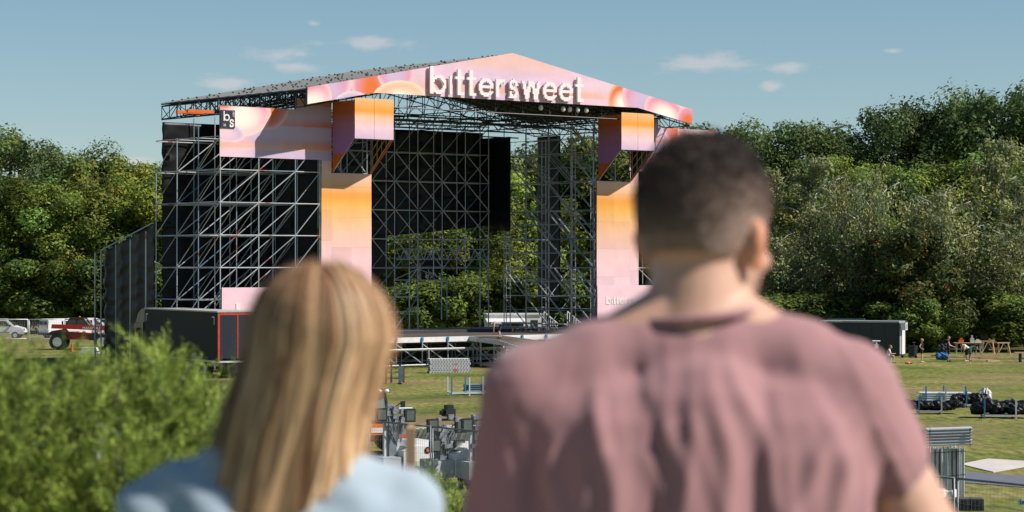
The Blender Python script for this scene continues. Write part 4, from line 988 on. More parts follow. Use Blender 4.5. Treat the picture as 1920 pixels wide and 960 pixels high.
def bag(name, label, px, py, L, w, h, rot, seed, m=M_tarp, cat='bag'):
    r_ = np.random.default_rng(seed); mb = MB()
    for k in range(9): mb.ball((-L / 2 + L * (k + .5) / 9, r_.normal(0, .05), h * .5 + r_.normal(0, .03)), L / 9 * 1.15, w / 2 * (.8 + .35 * r_.random()), h / 2 * (.75 + .4 * r_.random()), 12, 8)
    me = union(mb, .05, 2); co = np.empty(len(me.vertices) * 3); me.vertices.foreach_get('co', co); co = co.reshape(-1, 3)
    co += .022 * np.sin(co[:, [1, 2, 0]] * 23 + co[:, [2, 0, 1]] * 17) + .012 * r_.standard_normal(co.shape); co[:, 2] = np.maximum(co[:, 2], 0); me.vertices.foreach_set('co', co.ravel()); me.update()
    o = obj(name, me, m); g_ = ground(px, py); o.location = (g_.x, g_.y, .14 if m is M_tarp else 0); o.rotation_euler = (0, 0, rot); return tag(o, label, cat)
bag('black_roll', 'long black rolled tarpaulin lying in the nearest low rack', 1746, 775, 2.5, .8, .45, R(-5), 1); bag('black_bag', 'crumpled black bag between the two right racks', 1818, 763, 1.6, .9, .5, R(-5), 2)
bag('black_bag', 'big crumpled black bag at the right edge', 1876, 783, 2.3, 1.1, .62, R(-4), 3); bag('black_bag', 'black bag running out of the right edge', 1915, 784, 1.2, .8, .4, R(4), 4)
bag('white_sack', 'white sack on top of the black bag heap at the right', 1846, 757, .55, .5, .75, 0, 5, M_wcloth); bag('black_sack', 'small dark sack by the lone rack', 1662, 729, .6, .5, .55, 0, 6, M_denim)
# ---- stacked fences at the right
def fence_pile():
    g_ = ground(1762, 941); t = thing('fence_stack', 'upright stack of galvanised fence panels tied together at the right', 'fence stack', g_, R(-6)); r_ = random.Random(4)
    for k in range(26):
        x = -.74 + 1.38 * k / 25 + r_.uniform(-.012, .012); y = r_.uniform(-.25, .35) if 1 < k < 24 else -.25
        rod('upright', (x, y, 0), (x + r_.uniform(-.02, .02), y, 1.55 + r_.uniform(-.02, .02)), .021, M_galv, t, 7)
    for k in range(12):
        x = -.7 + 1.28 * k / 11; MB().box(x, -.1 + .02 * (k % 3), .1, x + .075, .3, 1.5).build('panel', mat('galv_sheet', (.42, .45, .48), .5, .2, .2, 4, rand=.3), t)
    for z, s in ((1.4, .05), (.72, .08)): rod('strap', (-.76, -.29, z - s), (.68, -.29, z + s), .012, M_black, t, 4)
    t2 = thing('rail_bundle', 'bundle of horizontal galvanised rails on top of the upright fence stack', 'rails', (g_.x, g_.y, 1.58), R(-6), None)
    for k in range(18):
        y = -.32 + (k % 3) * .2; z = .035 + (k // 3) * .082; j = r_.uniform(-.03, .03); rod('rail', (-.38 + j, y, z), (.86 + j, y, z + .05), .036, M_galv, t2, 8)
    for x in (-.3, .8): rod('tie', (x, -.37, 0), (x, -.37, .52), .01, M_black, t2, 4)
    t3 = thing('rail_bundle', 'darker bundle of rails end on behind the man\'s sleeve', 'rails', (g_.x - .75, g_.y + .1, 1.58), R(-6))
    for k in range(18): y = -.3 + (k % 3) * .2; z = .035 + (k // 3) * .082; rod('rail', (-.5, y, z), (.32, y, z), .036, M_gd, t3, 8)
fence_pile()
g_ = ground(1800, 962)
for i, lab in enumerate(('left dark fence foot block in the row at the lower right', 'middle dark fence foot block in the row at the lower right', 'right dark fence foot block in the row at the lower right')):
    o = thing('rubber_block', lab, 'block', (g_.x - .35 + i * .36, g_.y - .3, .12), R(-5), 'dark fence foot blocks')
    MB().box(-.17, -.3, 0, .17, .3, .16).build('block', M_rubber, o); MB().box(-.17, -.28, .165, .17, .28, .31).build('block', mat('grey_rubber', (.06, .055, .05), .85), o)
    MB().box(-.06, -.302, .19, .05, -.284, .27).build('hole', M_black, o)
bag('white_sack', 'white plastic sack beside the dark fence feet at the lower right', 1766, 947, .75, .5, .42, 0, 8, M_wcloth)
# ---- mats on the grass
def mat_sheet(name, label, pts, m, z=.03):
    P_ = [ground(x, y) for x, y in pts]; o = MB().prism([(q.x, q.y) for q in P_], 'z', .004, z).build(name, m); return tag(o, label, 'mat')
mat_sheet('floor_mat', 'pale wooden floor sheet lying on the grass at the right', [(1800, 871), (1852, 861), (1965, 868), (1862, 886)], mat('pale_sheet', (.55, .50, .48), .7, 0, .12, 1.2))
mat_sheet('floor_mat', 'long grey floor mat lying on the grass at the right edge', [(1795, 884), (1862, 889), (1990, 898), (1990, 920), (1790, 904)], mat('grey_mat', (.12, .13, .16), .8, 0, .15, 1.5), .02)
# ---- light towers
def light_tower(label, px, py, rot, mast_h, body=True, seed=0):
    t = thing('light_tower', label, 'light tower', ground(px, py), rot, 'mobile light towers')
    if body:
        MB().prism([(.1, .35), (.1, 1.0), (.35, 1.12), (1.3, 1.12), (1.75, .85), (1.8, .35)], 'y', -.55, .55).build('housing', M_vanw, t)
        MB().prism([(.2, 1.125), (.4, 1.3), (1.0, 1.3), (1.3, 1.125)], 'y', -.45, .45).build('hood', M_vanw, t)
        MB().box(-.55, -.5, .3, .08, .5, .82).build('control_box', mat('grey_box', (.40, .43, .46), .5), t)
        for z, x in ((.75, 1.35), (1.0, .9)):
            MB().tube((x, -.57, z), (x, -.552, z), .1, 14).build('lamp_ring', M_black, t); MB().tube((x, -.585, z), (x, -.571, z), .055, 12).build('side_lamp', M_orange, t)
        MB().box(.35, -.556, .55, .75, -.551, .68).build('label', mat('pale_green', (.5, .6, .45), .6), t); MB().box(.55, -.556, .42, .85, -.551, .5).build('vent', M_black, t)
        for x in (.5, 1.4): wheel(t, x, -.5, .27, .27, .15)
        MB().tube((.25, -.45, 0), (.25, -.45, .4), .03, 6).build('jack', M_galv, t)
    ms = M_galv if seed != 1 else M_gd
    MB().box(-.2, -.16, .8, .02, .06, mast_h - .3).build('mast', mat('mast_grey', (.20, .23, .27), .45, .2), t)
    MB().box(.06, -.12, .8, .16, .04, mast_h - .5).build('mast', ms, t); MB().box(-.34, -.1, .75, -.24, 0, mast_h - .45).build('mast', ms, t)
    rod('cross_arm', (-.62, -.05, mast_h - .1), (.62, -.05, mast_h - .1), .04, ms, t, 6)
    for i, (x, z) in enumerate(((-.5, mast_h - .25), (.45, mast_h - .3), (-.42, mast_h - .85), (.4, mast_h - .9))[:4 if seed == 1 else 2]):
        tilt = (.1 * ((i * 7 + seed) % 3 - 1))
        h_ = MB().box(x - .18, -.28, z - .2, x + .18, -.2, z + .2).box(x - .12, -.2, z - .13, x + .12, -.06, z + .13).build('lamp_head', M_black, t)
        MB().box(x - .13, -.29 - .004, z - .15, x + .13, -.281, z + .15).build('lamp_glass', mat('lamp_glass', (.10, .12, .115), .15), h_)
    r_ = random.Random(seed)
    cab_ = MB()
    for k in range(14): x = r_.uniform(-.3, .3); z = r_.uniform(mast_h - .9, mast_h + .05); cab_.cbox((x, -.16 + r_.uniform(-.12, .1), z), r_.uniform(.08, .2), .12, r_.uniform(.06, .2))
    for k in range(6): cab_.path([(r_.uniform(-.4, .4), -.2, mast_h - .2), (r_.uniform(-.3, .3), -.26, mast_h - .6), (r_.uniform(-.2, .2), -.2, mast_h - 1.1)], .014, 4)
    cab_.build('fittings', mat('fittings', (.22, .24, .26), .5, .2, .5, 8), t)
    if seed == 1: MB().box(-.02, -.2, mast_h, .3, .1, mast_h + .22).box(.05, -.15, mast_h + .22, .26, .08, mast_h + .34).box(-.12, -.1, mast_h + .05, -.02, .05, mast_h + .18).build('top_unit', M_black, t)
    return t
light_tower('light tower with twin lamps beside the woman\'s hair', 737, 905, R(28), 2.35, True, 0)
light_tower('middle light tower with a black head and white housing', 832, 912, R(30), 2.1, True, 1)
light_tower('light tower half hidden by the man\'s left arm', 898, 915, R(26), 2.15, True, 2)
# ---- crowd barriers leaning in a row
def barriers():
    d = 85.0; mb = MB()
    mb.path([(0, -1.0, 0), (0, -1.0, 1.05), (0, 1.0, 1.05), (0, 1.0, 0)], .022, 6); mb.tube((0, -1, .12), (0, 1, .12), .02, 6)
    for i in range(1, 14): mb.tube((0, -1 + i / 7, .12), (0, -1 + i / 7, 1.05), .01, 4)
    me = mb.mesh('barrier')
    for i in range(16):
        o = bpy.data.objects.new('crowd_barrier', me); COL.objects.link(o)
        if i == 0: me.materials.append(mat('barrier_grey', (.45, .50, .50), .45, .3, .1, 3))
        x = (772 - 960) / FPX * d + i * .165; o.location = (x, d, 0); o.rotation_euler = (0, R(24), R(-14 + 3 * (i % 3)))
        tag(o, 'one of the grey crowd barriers leaning in a row behind the light towers', 'barrier', 'crowd barriers leaning in a row')
barriers()
# ---- telehandler with a cab, half hidden by the hair
p = at(712, 0, 85); tr_ = thing('telehandler', 'orange telehandler with glazed cab and beacon showing beside the woman\'s hair', 'telehandler', (p.x - .35, 85, 0), R(20))
MB().prism([(-1.6, .5), (-1.6, 1.1), (-.5, 1.2), (1.2, 1.0), (1.3, .5)], 'y', -.9, .9).build('chassis', mat('dark_chassis', (.03, .03, .035), .6), tr_)
MB().prism([(-.4, .75), (-.45, 1.12), (.45, 1.12), (.5, .75)], 'y', -1.15, -.92).build('mudguard', M_orange, tr_); MB().box(-.3, -1.17, .83, .3, -1.155, 1.0).build('plate', M_vanw, tr_)
for a in ((-.55, -.6), (.45, -.6), (-.55, .6), (.45, .6)): rod('cab_post', (a[0] * 1.15, a[1] * 1.08, 1.15), (a[0] * .85, a[1] * .9, 2.2), .05, M_black, tr_)
gl = mat('cab_glass', (.16, .22, .24), .06, 0, .1, 2, spec=.8)
MB().add([(-.58, -.66, 1.2), (.48, -.66, 1.2), (.38, -.55, 2.15), (-.46, -.55, 2.15)], [(0, 1, 2, 3)]).build('cab_window', gl, tr_); MB().add([(.52, -.62, 1.2), (.52, .62, 1.2), (.41, .52, 2.15), (.41, -.52, 2.15)], [(0, 1, 2, 3)]).build('cab_window', gl, tr_)
MB().box(-.62, -.66, 2.18, .55, .66, 2.32).build('cab_roof', mat('slate_roof', (.07, .085, .11), .4), tr_); MB().tube((-.1, -.1, 2.32), (-.1, -.1, 2.5), .09, 12, .07).build('beacon', mat('beacon_orange', (.6, .12, .02), .3), tr_)
for x in (.15, .42): MB().ball((x, -.68, 2.25), .09, .06, .07).build('work_light', M_vanw, tr_)
rod('mirror_arm', (.6, -.6, 1.6), (.95, -.75, 1.85), .02, M_black, tr_); MB().cbox((.98, -.77, 1.75), .14, .1, .28).build('mirror', M_black, tr_)
for x in (-1.0, 1.0):
    for y in (-.85, .85): wheel(tr_, x, y, .55, .55, .4, M_orange)
p = ground(732, 719); fk = thing('fork_carriage', 'black pallet fork carriage standing on the worn grass', 'forks', p, R(8))
for x in (-.75, -.25, .05, .55, .75): MB().box(x - .05, -.05, .05, x + .05, .05, 1.15 if abs(x) < .7 else 1.0).build('upright', M_black, fk)
for z in (.25, .6, 1.05): MB().box(-.8, .06, z, .8, .12, z + .09).build('cross_bar', M_galv if z < 1 else M_black, fk)
for x in (-.35, .5): MB().box(x - .06, -1.1, .02, x + .06, .05, .07).build('fork', M_black, fk)
MB().box(.45, -.12, .1, .75, -.055, 1.0).build('guard', M_gd, fk)
# ---- site containers
def container(label, px, py, rot, L, ac=True):
    t = thing('site_container', label, 'container', ground(px, py), rot, 'dark site containers'); M_c = mat('anthracite_panel', (.022, .028, .038), .5, 0, .1, .6)
    MB().box(-L, .04, .1, -.04, 2.4, 2.5).build('wall', M_c, t)
    n = int(L / .9)
    for i in range(n): MB().box(-L + .06 + i * (L - .1) / n, .012, .16, -L + .06 + (i + 1) * (L - .1) / n - .03, .042, 2.42).build('panel', M_c, t)
    MB().box(-L - .03, -.03, 2.5, .03, 2.44, 2.62).build('roof', mat('container_roof', (.30, .32, .34), .5), t); MB().box(-L - .02, -.02, 0, .02, 2.43, .12).build('base', M_c, t)
    for x in (-L, 0):
        for y in (0, 2.4): MB().box(x - .07, y - .05, .1, x + .07, y + .07, 2.5).build('corner_post', M_c, t)
    if ac:
        MB().box(-.035, .12, .14, .0, .95, 2.45).build('end_panel', mat('pale_panel', (.30, .33, .37), .5), t); MB().box(-.03, 1.02, .12, .05, 2.25, 2.1).build('end_door', mat('white_door', (.68, .66, .69), .5), t)
        MB().box(.08, .35, 1.95, .45, 1.15, 2.5).build('air_conditioner', M_vanw, t); MB().tube((.455, .75, 2.22), (.47, .75, 2.22), .2, 16).build('fan_grille', mat('grille', (.3, .3, .3), .5), t)
    mk2 = MB()
    for i, (a, w) in enumerate(((0, .12), (.16, .1), (.45, .3), (.8, .25), (1.1, .25))): mk2.box(-L + .35 + a, -.038, 2.53, -L + .35 + a + w, -.033, 2.59)
    mk2.build('marking', M_vanw, t); return t
c1 = container('dark container with a white end door and air conditioner', 1685, 668, R(-20), 6.0)
container('dark container behind, its grey roof showing over the nearer one', 1618, 660, R(-20), 7.5, False)
p = at(1480 + 465 / 6.4, 606, 180.5); o = MB().box(-.3, -.2, -.2, .3, .1, .3).build('air_conditioner', M_galv); o.location = (p.x, 183.2, p.z - .25); tag(o, 'grey box unit high on the joint between the containers', 'unit')
# ---- workshop at the edge of the wood
def trestle(label, px, py, rot, h=.95):
    t = thing('trestle', label, 'trestle', ground(px, py), rot, 'timber trestles')
    for s in (-1, 1):
        for q in (-1, 1): rod('leg', (s * .48, q * .3, 0), (s * .36, q * .03, h), .035, M_wood, t, 4)
        rod('spreader', (s * .44, -.2, .35), (s * .44, .2, .35), .03, M_wood, t, 4)
    MB().box(-.5, -.05, h - .02, .5, .05, h + .07).build('top_rail', M_wood, t)
    rod('diagonal', (-.45, -.2, .2), (0, -.02, h), .025, M_wood, t, 4); rod('diagonal', (.45, -.2, .2), (0, -.02, h), .025, M_wood, t, 4)
trestle('timber trestle beside the work table', 1852, 665, 0, 1.0); trestle('timber trestle standing alone near the right edge', 1881, 667, R(8), .95)
t = thing('work_table', 'timber work table with tools at the wood edge', 'table', ground(1815, 663), 0)
MB().box(-1.1, -.35, .8, 1.2, .35, .86).build('table_top', M_wood, t)
for x in (-.95, 1.0):
    for y in (-.28, .28): rod('leg', (x, y, 0), (x * .95, y, .8), .035, M_galv, t, 4)
for i, (x, w, h) in enumerate(((-.55, .4, .35), (.3, .3, .55), (.75, .5, .25))):
    o = MB().box(-w / 2, -.12, 0, w / 2, .12, h * .6).box(-w / 4, -.1, h * .6, w / 5, .1, h).build('power_tool', (M_orange, M_galv, M_wcloth)[i]); q = ground(1815, 663); o.location = (q.x + x, q.y, .862)
    tag(o, ('orange tool on the left of the work table', 'tall grey saw on the middle of the work table', 'pale tool on the right of the work table')[i], 'tool')
t = thing('work_table', 'small timber table cut by the right edge', 'table', ground(1915, 679), 0); MB().box(-.5, -.3, .62, .5, .3, .7).build('table_top', M_wood, t)
for x in (-.1, .4): MB().box(x - .06, -.25, 0, x + .06, .2, .62).build('leg', M_denim, t)
PL = ['leftmost timber plank, lying behind the blond person', 'timber plank on the grass just left of the blue bag', 'nearest timber plank at the feet of the person in white', 'short timber plank right of the bending people',
      'timber plank under the first trestle', 'timber plank laid on top of another beside the lone trestle', 'rightmost timber plank below the lone trestle', 'shortest timber piece nearest the viewer by the trestles', 'longest timber plank behind the bending people', 'timber plank farthest back below the work table']
r_ = random.Random(2)
for i, (px, py, L, rot, z) in enumerate(((1742, 668, 3.2, 8, 0), (1752, 671, 3.6, -4, 0), (1800, 675, 3.4, 2, 0), (1838, 676, 1.8, 14, 0), (1866, 673, 2.4, -6, 0), (1872, 675, 2.8, 5, .1), (1890, 673, 2.6, -10, .0), (1862, 678, 1.0, 20, 0), (1815, 671, 4.5, 0, 0), (1845, 668, 3, 3, 0))):
    o = MB().box(-L / 2, -.12, 0, L / 2, .12, .1).build('timber_plank', M_wood); q = ground(px, py); o.location = (q.x, q.y, .003 + z); o.rotation_euler = (0, 0, R(rot))
    tag(o, PL[i], 'plank', 'planks lying round the workshop')
bag('blue_bag', 'round blue bag on the grass beside the man in black', 1767, 675, .85, .8, .55, 0, 11, mat('blue_cloth', (.02, .14, .34), .7)); bag('dark_bag', 'dark bag behind the blue one', 1769, 668, .8, .6, .95, 0, 12, M_denim)
bag('white_bags', 'pale sacks heaped at the container foot', 1612, 672, 1.6, .9, .75, 0, 13, mat('sack_grey', (.4, .42, .45), .7)); bag('orange_cloth', 'orange cloth on the grass', 1704, 682, .5, .3, .1, 0, 14, M_orange)
t = thing('hand_lift', 'black hand lift with white handles before the container', 'lift', ground(1643, 682), 0)
MB().box(-.17, -.15, .15, .17, .15, 1.05).build('column', M_black, t); MB().box(-.12, -.1, 1.05, .12, .1, 1.35).build('mast', M_galv, t); MB().box(-.1, -.155, .5, .1, -.152, .7).build('warning_label', mat('yellow', (.5, .35, .03), .6), t)
rod('handle', (-.27, 0, 1.56), (.27, 0, 1.56), .05, M_vanw, t); rod('stem', (0, 0, 1.3), (0, 0, 1.56), .05, M_galv, t); rod('foot', (-.35, -.2, .1), (.35, -.2, .1), .07, M_black, t); rod('foot', (-.35, .2, .1), (.35, .2, .1), .07, M_black, t)
for x in (-.35, .35):
    for y in (-.2, .2): MB().tube((x, y - .04, .06), (x, y + .04, .06), .06, 10).build('castor', M_rubber, t)
t = thing('kick_scooter', 'dark kick scooter parked at the white container door', 'scooter', ground(1705, 671), R(-30))
rod('steering_stem', (.45, 0, .1), (.35, 0, 1.12), .03, M_black, t); rod('handlebar', (.35, -.25, 1.14), (.35, .25, 1.14), .03, M_black, t); MB().box(-.5, -.08, .1, .45, .08, .15).build('footboard', M_black, t)
for x in (-.55, .5): MB().tube((x, -.03, .1), (x, .03, .1), .1, 14).build('wheel', M_rubber, t)
t = thing('litter_bin', 'black bin beside the kick scooter', 'bin', ground(1711, 670), 0); MB().tube((0, 0, 0), (0, 0, .8), .3, 14, .36).build('body', M_black, t); MB().tube((0, 0, .8), (0, 0, .86), .38, 14).build('rim', M_black, t)
# ---- white hut behind the stage and stair rails
p = at(966, 0, 200); t = thing('white_hut', 'long white hut with awning behind the stage deck', 'hut', (p.x, 200, 0), R(8))
MB().box(-2.3, 0, .2, 2.2, 2.2, 2.75).build('wall', M_vanw, t); MB().box(-2.4, -.1, 2.75, 2.3, 2.3, 2.85).build('roof', M_vanw, t); MB().box(-1.3, -.02, 1.2, .7, .0, 2.2).build('opening', M_black, t)
MB().add([(-2.5, -1.2, 2.15), (.8, -1.2, 2.15), (.8, 0, 2.4), (-2.5, 0, 2.4), (-2.5, -1.2, 2.2), (.8, -1.2, 2.2), (.8, 0, 2.45), (-2.5, 0, 2.45)], [(0, 3, 2, 1), (4, 5, 6, 7), (0, 1, 5, 4), (1, 2, 6, 5), (2, 3, 7, 6), (3, 0, 4, 7)]).build('awning', M_vanw, t)
MB().box(1.3, -.02, .9, 1.9, .0, 2.3).build('window', M_glass, t)
for k, (px, lab) in enumerate(((1018, 'white stair rail at the back of the deck beside the hut'), (1062, 'white stair rail at the back of the deck near the right column'))):
    q0 = onY(px, 592, 11.5); t = stage_thing('stair_rail', lab, 'railing', (q0.x, 11.5, 2.22), 'white stair rails')
    rod('handrail', (q0.x, 11.4, 3.3), (q0.x + 1.5, 11.4, 2.3), .045, M_vanw, t)
    for i in range(7): x = q0.x + .22 * i; rod('baluster', (x, 11.4, 2.2), (x, 11.4, 3.28 - .65 * (x - q0.x)), .03, M_vanw, t, 4)
# ---- wooden stake close to the camera
o = MB().tube((0, 0, -.1), (.0, 0, at(0, 803, 7.5).z - hill(7.5)), .021, 4).tube((0, 0, at(0, 803, 7.5).z - hill(7.5)), (0, 0, at(0, 795, 7.5).z - hill(7.5)), .021, 4, .008).build('wooden_stake', mat('stake_wood', (.42, .27, .17), .7), None); o.location = ((770 - 960) / FPX * 7.5, 7.5, hill(7.5)); tag(o, 'thin wooden stake standing beside the woman\'s shoulder', 'stake')
# ================================================================ PEOPLE
def shift(mb, M):
    mb.v = [tuple(M @ Vector(v)) for v in mb.v]; return mb
def hand(mb, wrist, d, side, s=1.0, curl=.5):
    """palm and five fingers of different lengths, a little curled; d: direction of the hand, side: direction of the thumb"""
    w, d, sd_ = Vector(wrist), Vector(d).normalized(), Vector(side).normalized(); nrm = d.cross(sd_).normalized(); sd_ = nrm.cross(d).normalized()
    for k in range(4):
        o = sd_ * (.03 - .02 * k) * s; mb.capsule(tuple(w), tuple(w + d * .085 * s + o), .017 * s, .012 * s, 8)
        L = (.07, .08, .074, .058)[k] * s; a = w + d * .085 * s + o; b = a + (d + nrm * curl * .5) * L * .55; c = b + (d * .7 + nrm * curl) * L * .5
        mb.capsule(tuple(a), tuple(b), .0095 * s, .009 * s, 8); mb.capsule(tuple(b), tuple(c), .009 * s, .0075 * s, 8)
    a = w + d * .03 * s + sd_ * .03 * s; b = a + (d * .6 + sd_ * .7 + nrm * .2) * .04 * s; c = b + (d + nrm * .3) * .035 * s
    mb.capsule(tuple(a), tuple(b), .012 * s, .011 * s, 8); mb.capsule(tuple(b), tuple(c), .0105 * s, .009 * s, 8)
def head(mb, c, yaw=0, pitch=0, s=1.0):
    """skull, jaw, nose, brow, ears; local +y is the face"""
    M = Matrix.Translation(c) @ Matrix.Rotation(yaw, 4, 'Z') @ Matrix.Rotation(pitch, 4, 'X') @ Matrix.Scale(s, 4); h = MB()
    h.ball((0, -.012, .025), .076, .096, .092, 24, 16); h.ball((0, .02, -.045), .062, .075, .07, 20, 12); h.ball((0, .055, -.085), .03, .028, .028)
    h.ball((0, .075, .02), .055, .03, .02); h.capsule((0, .09, .01), (0, .108, -.022), .008, .014, 8); h.ball((0, .086, -.056), .022, .012, .008); h.ball((.04, .07, -.02), .02, .02, .018); h.ball((-.04, .07, -.02), .02, .02, .018)
    for q in (-1, 1):
        h.ball((q * .078, -.012, -.015), .009, .021, .034, 12, 10); h.ball((q * .086, -.022, -.002), .006, .016, .024, 10, 8); h.ball((q * .028, .088, .006), .011, .008, .007, 8, 6)
    mb.add([M @ Vector(v) for v in h.v], h.f); return M
def person(name, label, loc, rot, J, wear, voxel=.022, s=1.0, hair=(.12, .07, .03)):
    """J: joints in metres (x forward, y left); one continuous body, clothing and hair as children"""
    t = thing(name, label, 'person', loc, rot); t.scale = (s, s, s); b = MB(); V = lambda k: J[k]
    for sd_ in 'LR':
        b.capsule(V('hip' + sd_), V('knee' + sd_), .078, .055); b.capsule(V('knee' + sd_), V('ankle' + sd_), .056, .038); a = Vector(V('ankle' + sd_)); f = Vector(J.get('toe', (1, 0, 0)))
        b.capsule(a + Vector((0, 0, -.03)) - f * .04, a + f * .16 + Vector((0, 0, -.045)), .042, .034)
        b.capsule(V('sho' + sd_), V('elb' + sd_), .05, .04); b.capsule(V('elb' + sd_), V('wri' + sd_), .04, .028)
        w, e = Vector(V('wri' + sd_)), Vector(V('elb' + sd_)); hand(b, w, w - e, (1, 0, .3) if abs((w - e).x) < .8 * (w - e).length else (0, 0, 1))
    sp, ch, nk = Vector(V('pelvis')), Vector(V('chest')), Vector(V('neck'))
    up = (ch - sp).normalized()
    for y in (-.07, .07): b.capsule(sp + Vector((0, y, 0)), sp + (ch - sp) * .5 + Vector((0, y * .9, 0)), .095, .088); b.capsule(sp + (ch - sp) * .5 + Vector((0, y * .9, 0)), ch + Vector((0, y * 1.2, 0)), .088, .1)
    b.capsule(V('shoL'), V('shoR'), .06); b.capsule(ch, nk, .07, .052); hc = Vector(V('head')); b.capsule(nk, hc - Vector((0, 0, .03)), .052, .05)
    M = head(b, hc, R(-90) + J.get('yaw', 0), J.get('pitch', 0)); obj('body', union(b, voxel, 3), M_skin, t)
    if 'top' in wear:
        c = MB()
        for y in (-.07, .07): c.capsule(sp + up * .04 + Vector((0, y, 0)), sp + (ch - sp) * .5 + Vector((0, y * .9, 0)), .112, .106); c.capsule(sp + (ch - sp) * .5 + Vector((0, y * .9, 0)), ch + Vector((0, y * 1.2, 0)), .106, .115)
        c.capsule(V('shoL'), V('shoR'), .074)
        if wear.get('sleeve', True):
            for sd_ in 'LR': a, e = Vector(V('sho' + sd_)), Vector(V('elb' + sd_)); c.capsule(a, a + (e - a) * .7, .07, .06)
        obj('shirt', union(c, voxel, 3), wear['top'], t)
    c = MB(); k = wear.get('len', .8)
    for sd_ in 'LR': a, e = Vector(V('hip' + sd_)), Vector(V('knee' + sd_)); c.capsule(a, a + (e - a) * k, .1, .08)
    c.capsule(V('hipL'), V('hipR'), .11); c.capsule(sp, sp + up * .05, .118); obj('shorts', union(c, voxel, 3), wear['bottom'], t)
    c = MB(); c.ball((0, -.03, .045), .088, .098, .088, 14, 10)
    if wear.get('bun'): c.ball((0, -.13, .05), .045)
    if wear.get('long'): c.capsule((0, -.07, .02), (0, -.09, -.1), .06, .05)
    c.v = [tuple(M @ Vector(v)) for v in c.v]; obj('hair', union(c, voxel, 1), mat('hair_%02x%02x' % (int(hair[0] * 255), int(hair[1] * 255)), hair, .6), t)
    c = MB()
    for sd_ in 'LR':
        a = Vector(V('ankle' + sd_)); f = Vector(J.get('toe', (1, 0, 0))); c.capsule(a + Vector((0, 0, -.035)) - f * .04, a + f * .17 + Vector((0, 0, -.045)), .05, .04)
    obj('shoes', union(c, voxel, 2), wear.get('shoe', M_black), t); return t
STAND = dict(pelvis=(0, 0, .95), chest=(0, 0, 1.32), neck=(0, 0, 1.47), head=(.03, 0, 1.62), hipL=(0, .09, .92), hipR=(0, -.09, .92), kneeL=(.03, .1, .5), kneeR=(.02, -.1, .5), ankleL=(0, .11, .085), ankleR=(-.02, -.11, .085),
             shoL=(0, .18, 1.4), shoR=(0, -.18, 1.4), elbL=(0, .25, 1.12), elbR=(0, -.25, 1.12), wriL=(.08, .26, .88), wriR=(.08, -.26, .88))
BEND = dict(STAND, pelvis=(-.1, 0, .93), chest=(.26, 0, 1.0), neck=(.4, 0, .98), head=(.53, 0, .93), hipL=(-.1, .09, .9), hipR=(-.1, -.09, .9), kneeL=(.02, .1, .48), kneeR=(.0, -.1, .48), ankleL=(-.02, .11, .085), ankleR=(-.12, -.11, .085),
            shoL=(.33, .17, .98), shoR=(.33, -.17, .98), elbL=(.36, .2, .68), elbR=(.34, -.2, .68), wriL=(.35, .16, .42), wriR=(.33, -.16, .4), pitch=R(-60))
SIT = dict(STAND, pelvis=(0, 0, .5), chest=(.1, 0, .86), neck=(.16, 0, 1.0), head=(.22, 0, 1.14), hipL=(.02, .09, .48), hipR=(.02, -.09, .48), kneeL=(.42, .12, .5), kneeR=(.42, -.12, .5), ankleL=(.38, .12, .085), ankleR=(.38, -.12, .085),
           shoL=(.1, .18, .93), shoR=(.1, -.18, .93), elbL=(.22, .22, .66), elbR=(.22, -.22, .66), wriL=(.46, .1, .66), wriR=(.46, -.1, .66), pitch=R(-15))
hip_hands = dict(STAND, elbL=(-.12, .34, 1.16), elbR=(-.12, -.34, 1.16), wriL=(.05, .18, 1.0), wriR=(.05, -.18, 1.0))
REACH = dict(STAND, wriR=(.34, -.16, 1.02), elbR=(.08, -.24, 1.12), wriL=(.34, .16, 1.0), elbL=(.1, .25, 1.12))
yr = onY(933, 636, -3.2); rz_ = ramp_z(-3.2)
q = S(onY(936, 636, -3.0).x, -3.0, ramp_z(-3.0) + .0)
person('person', 'person in a grey shirt and dark shorts bending down on the ramp', q, R(180), BEND, dict(top=mat('grey_shirt', (.36, .36, .37), .85), bottom=mat('navy_shorts', (.03, .035, .07), .85), len=.85), s=1.03)
person('person', 'person in white shirt sitting on a pale box before the container', ground(1664, 681), R(-10), SIT, dict(top=M_wcloth, bottom=mat('grey_shorts', (.28, .28, .3), .85), len=.9, bun=True, shoe=M_denim), hair=(.2, .1, .04))
o = thing('storage_box', 'pale box the person in white sits on', 'box', ground(1664, 681), R(-10)); MB().box(-.22, -.2, 0, .2, .2, .36).build('box', mat('pale_box', (.42, .44, .46), .6), o); MB().box(-.24, -.22, .362, .22, .22, .39).build('lid', M_wcloth, o)
person('person', 'blond person in black top and shorts with hands on hips', ground(1728, 680), R(-15), hip_hands, dict(top=M_bcloth, sleeve=False, bottom=M_bcloth, len=.55, shoe=M_wcloth), hair=(.36, .22, .09), s=.97)
person('person', 'tall person in black vest and shorts beside the blue bag', ground(1778, 678), R(-12), REACH, dict(top=M_bcloth, sleeve=False, bottom=M_bcloth, len=.85), hair=(.05, .03, .02), s=1.04)
b2 = dict(BEND, chest=(.2, 0, 1.12), neck=(.3, 0, 1.16), head=(.4, 0, 1.18), shoL=(.24, .17, 1.12), shoR=(.24, -.17, 1.12), elbL=(.3, .22, .84), elbR=(.3, -.22, .84), wriL=(.34, .1, .62), wriR=(.34, -.1, .62), pitch=R(-45))
person('person', 'person in white shirt and black shorts leaning forward by the work table', ground(1812, 678), R(200), b2, dict(top=M_wcloth, bottom=M_bcloth, len=.9, shoe=M_wcloth), hair=(.05, .04, .03))
person('person', 'person in teal shorts bending behind the one in white', ground(1819, 677), R(20), BEND, dict(top=mat('dark_green_shirt', (.03, .06, .05), .85), bottom=mat('teal_shorts', (.02, .16, .14), .85), len=.85), hair=(.04, .03, .02))
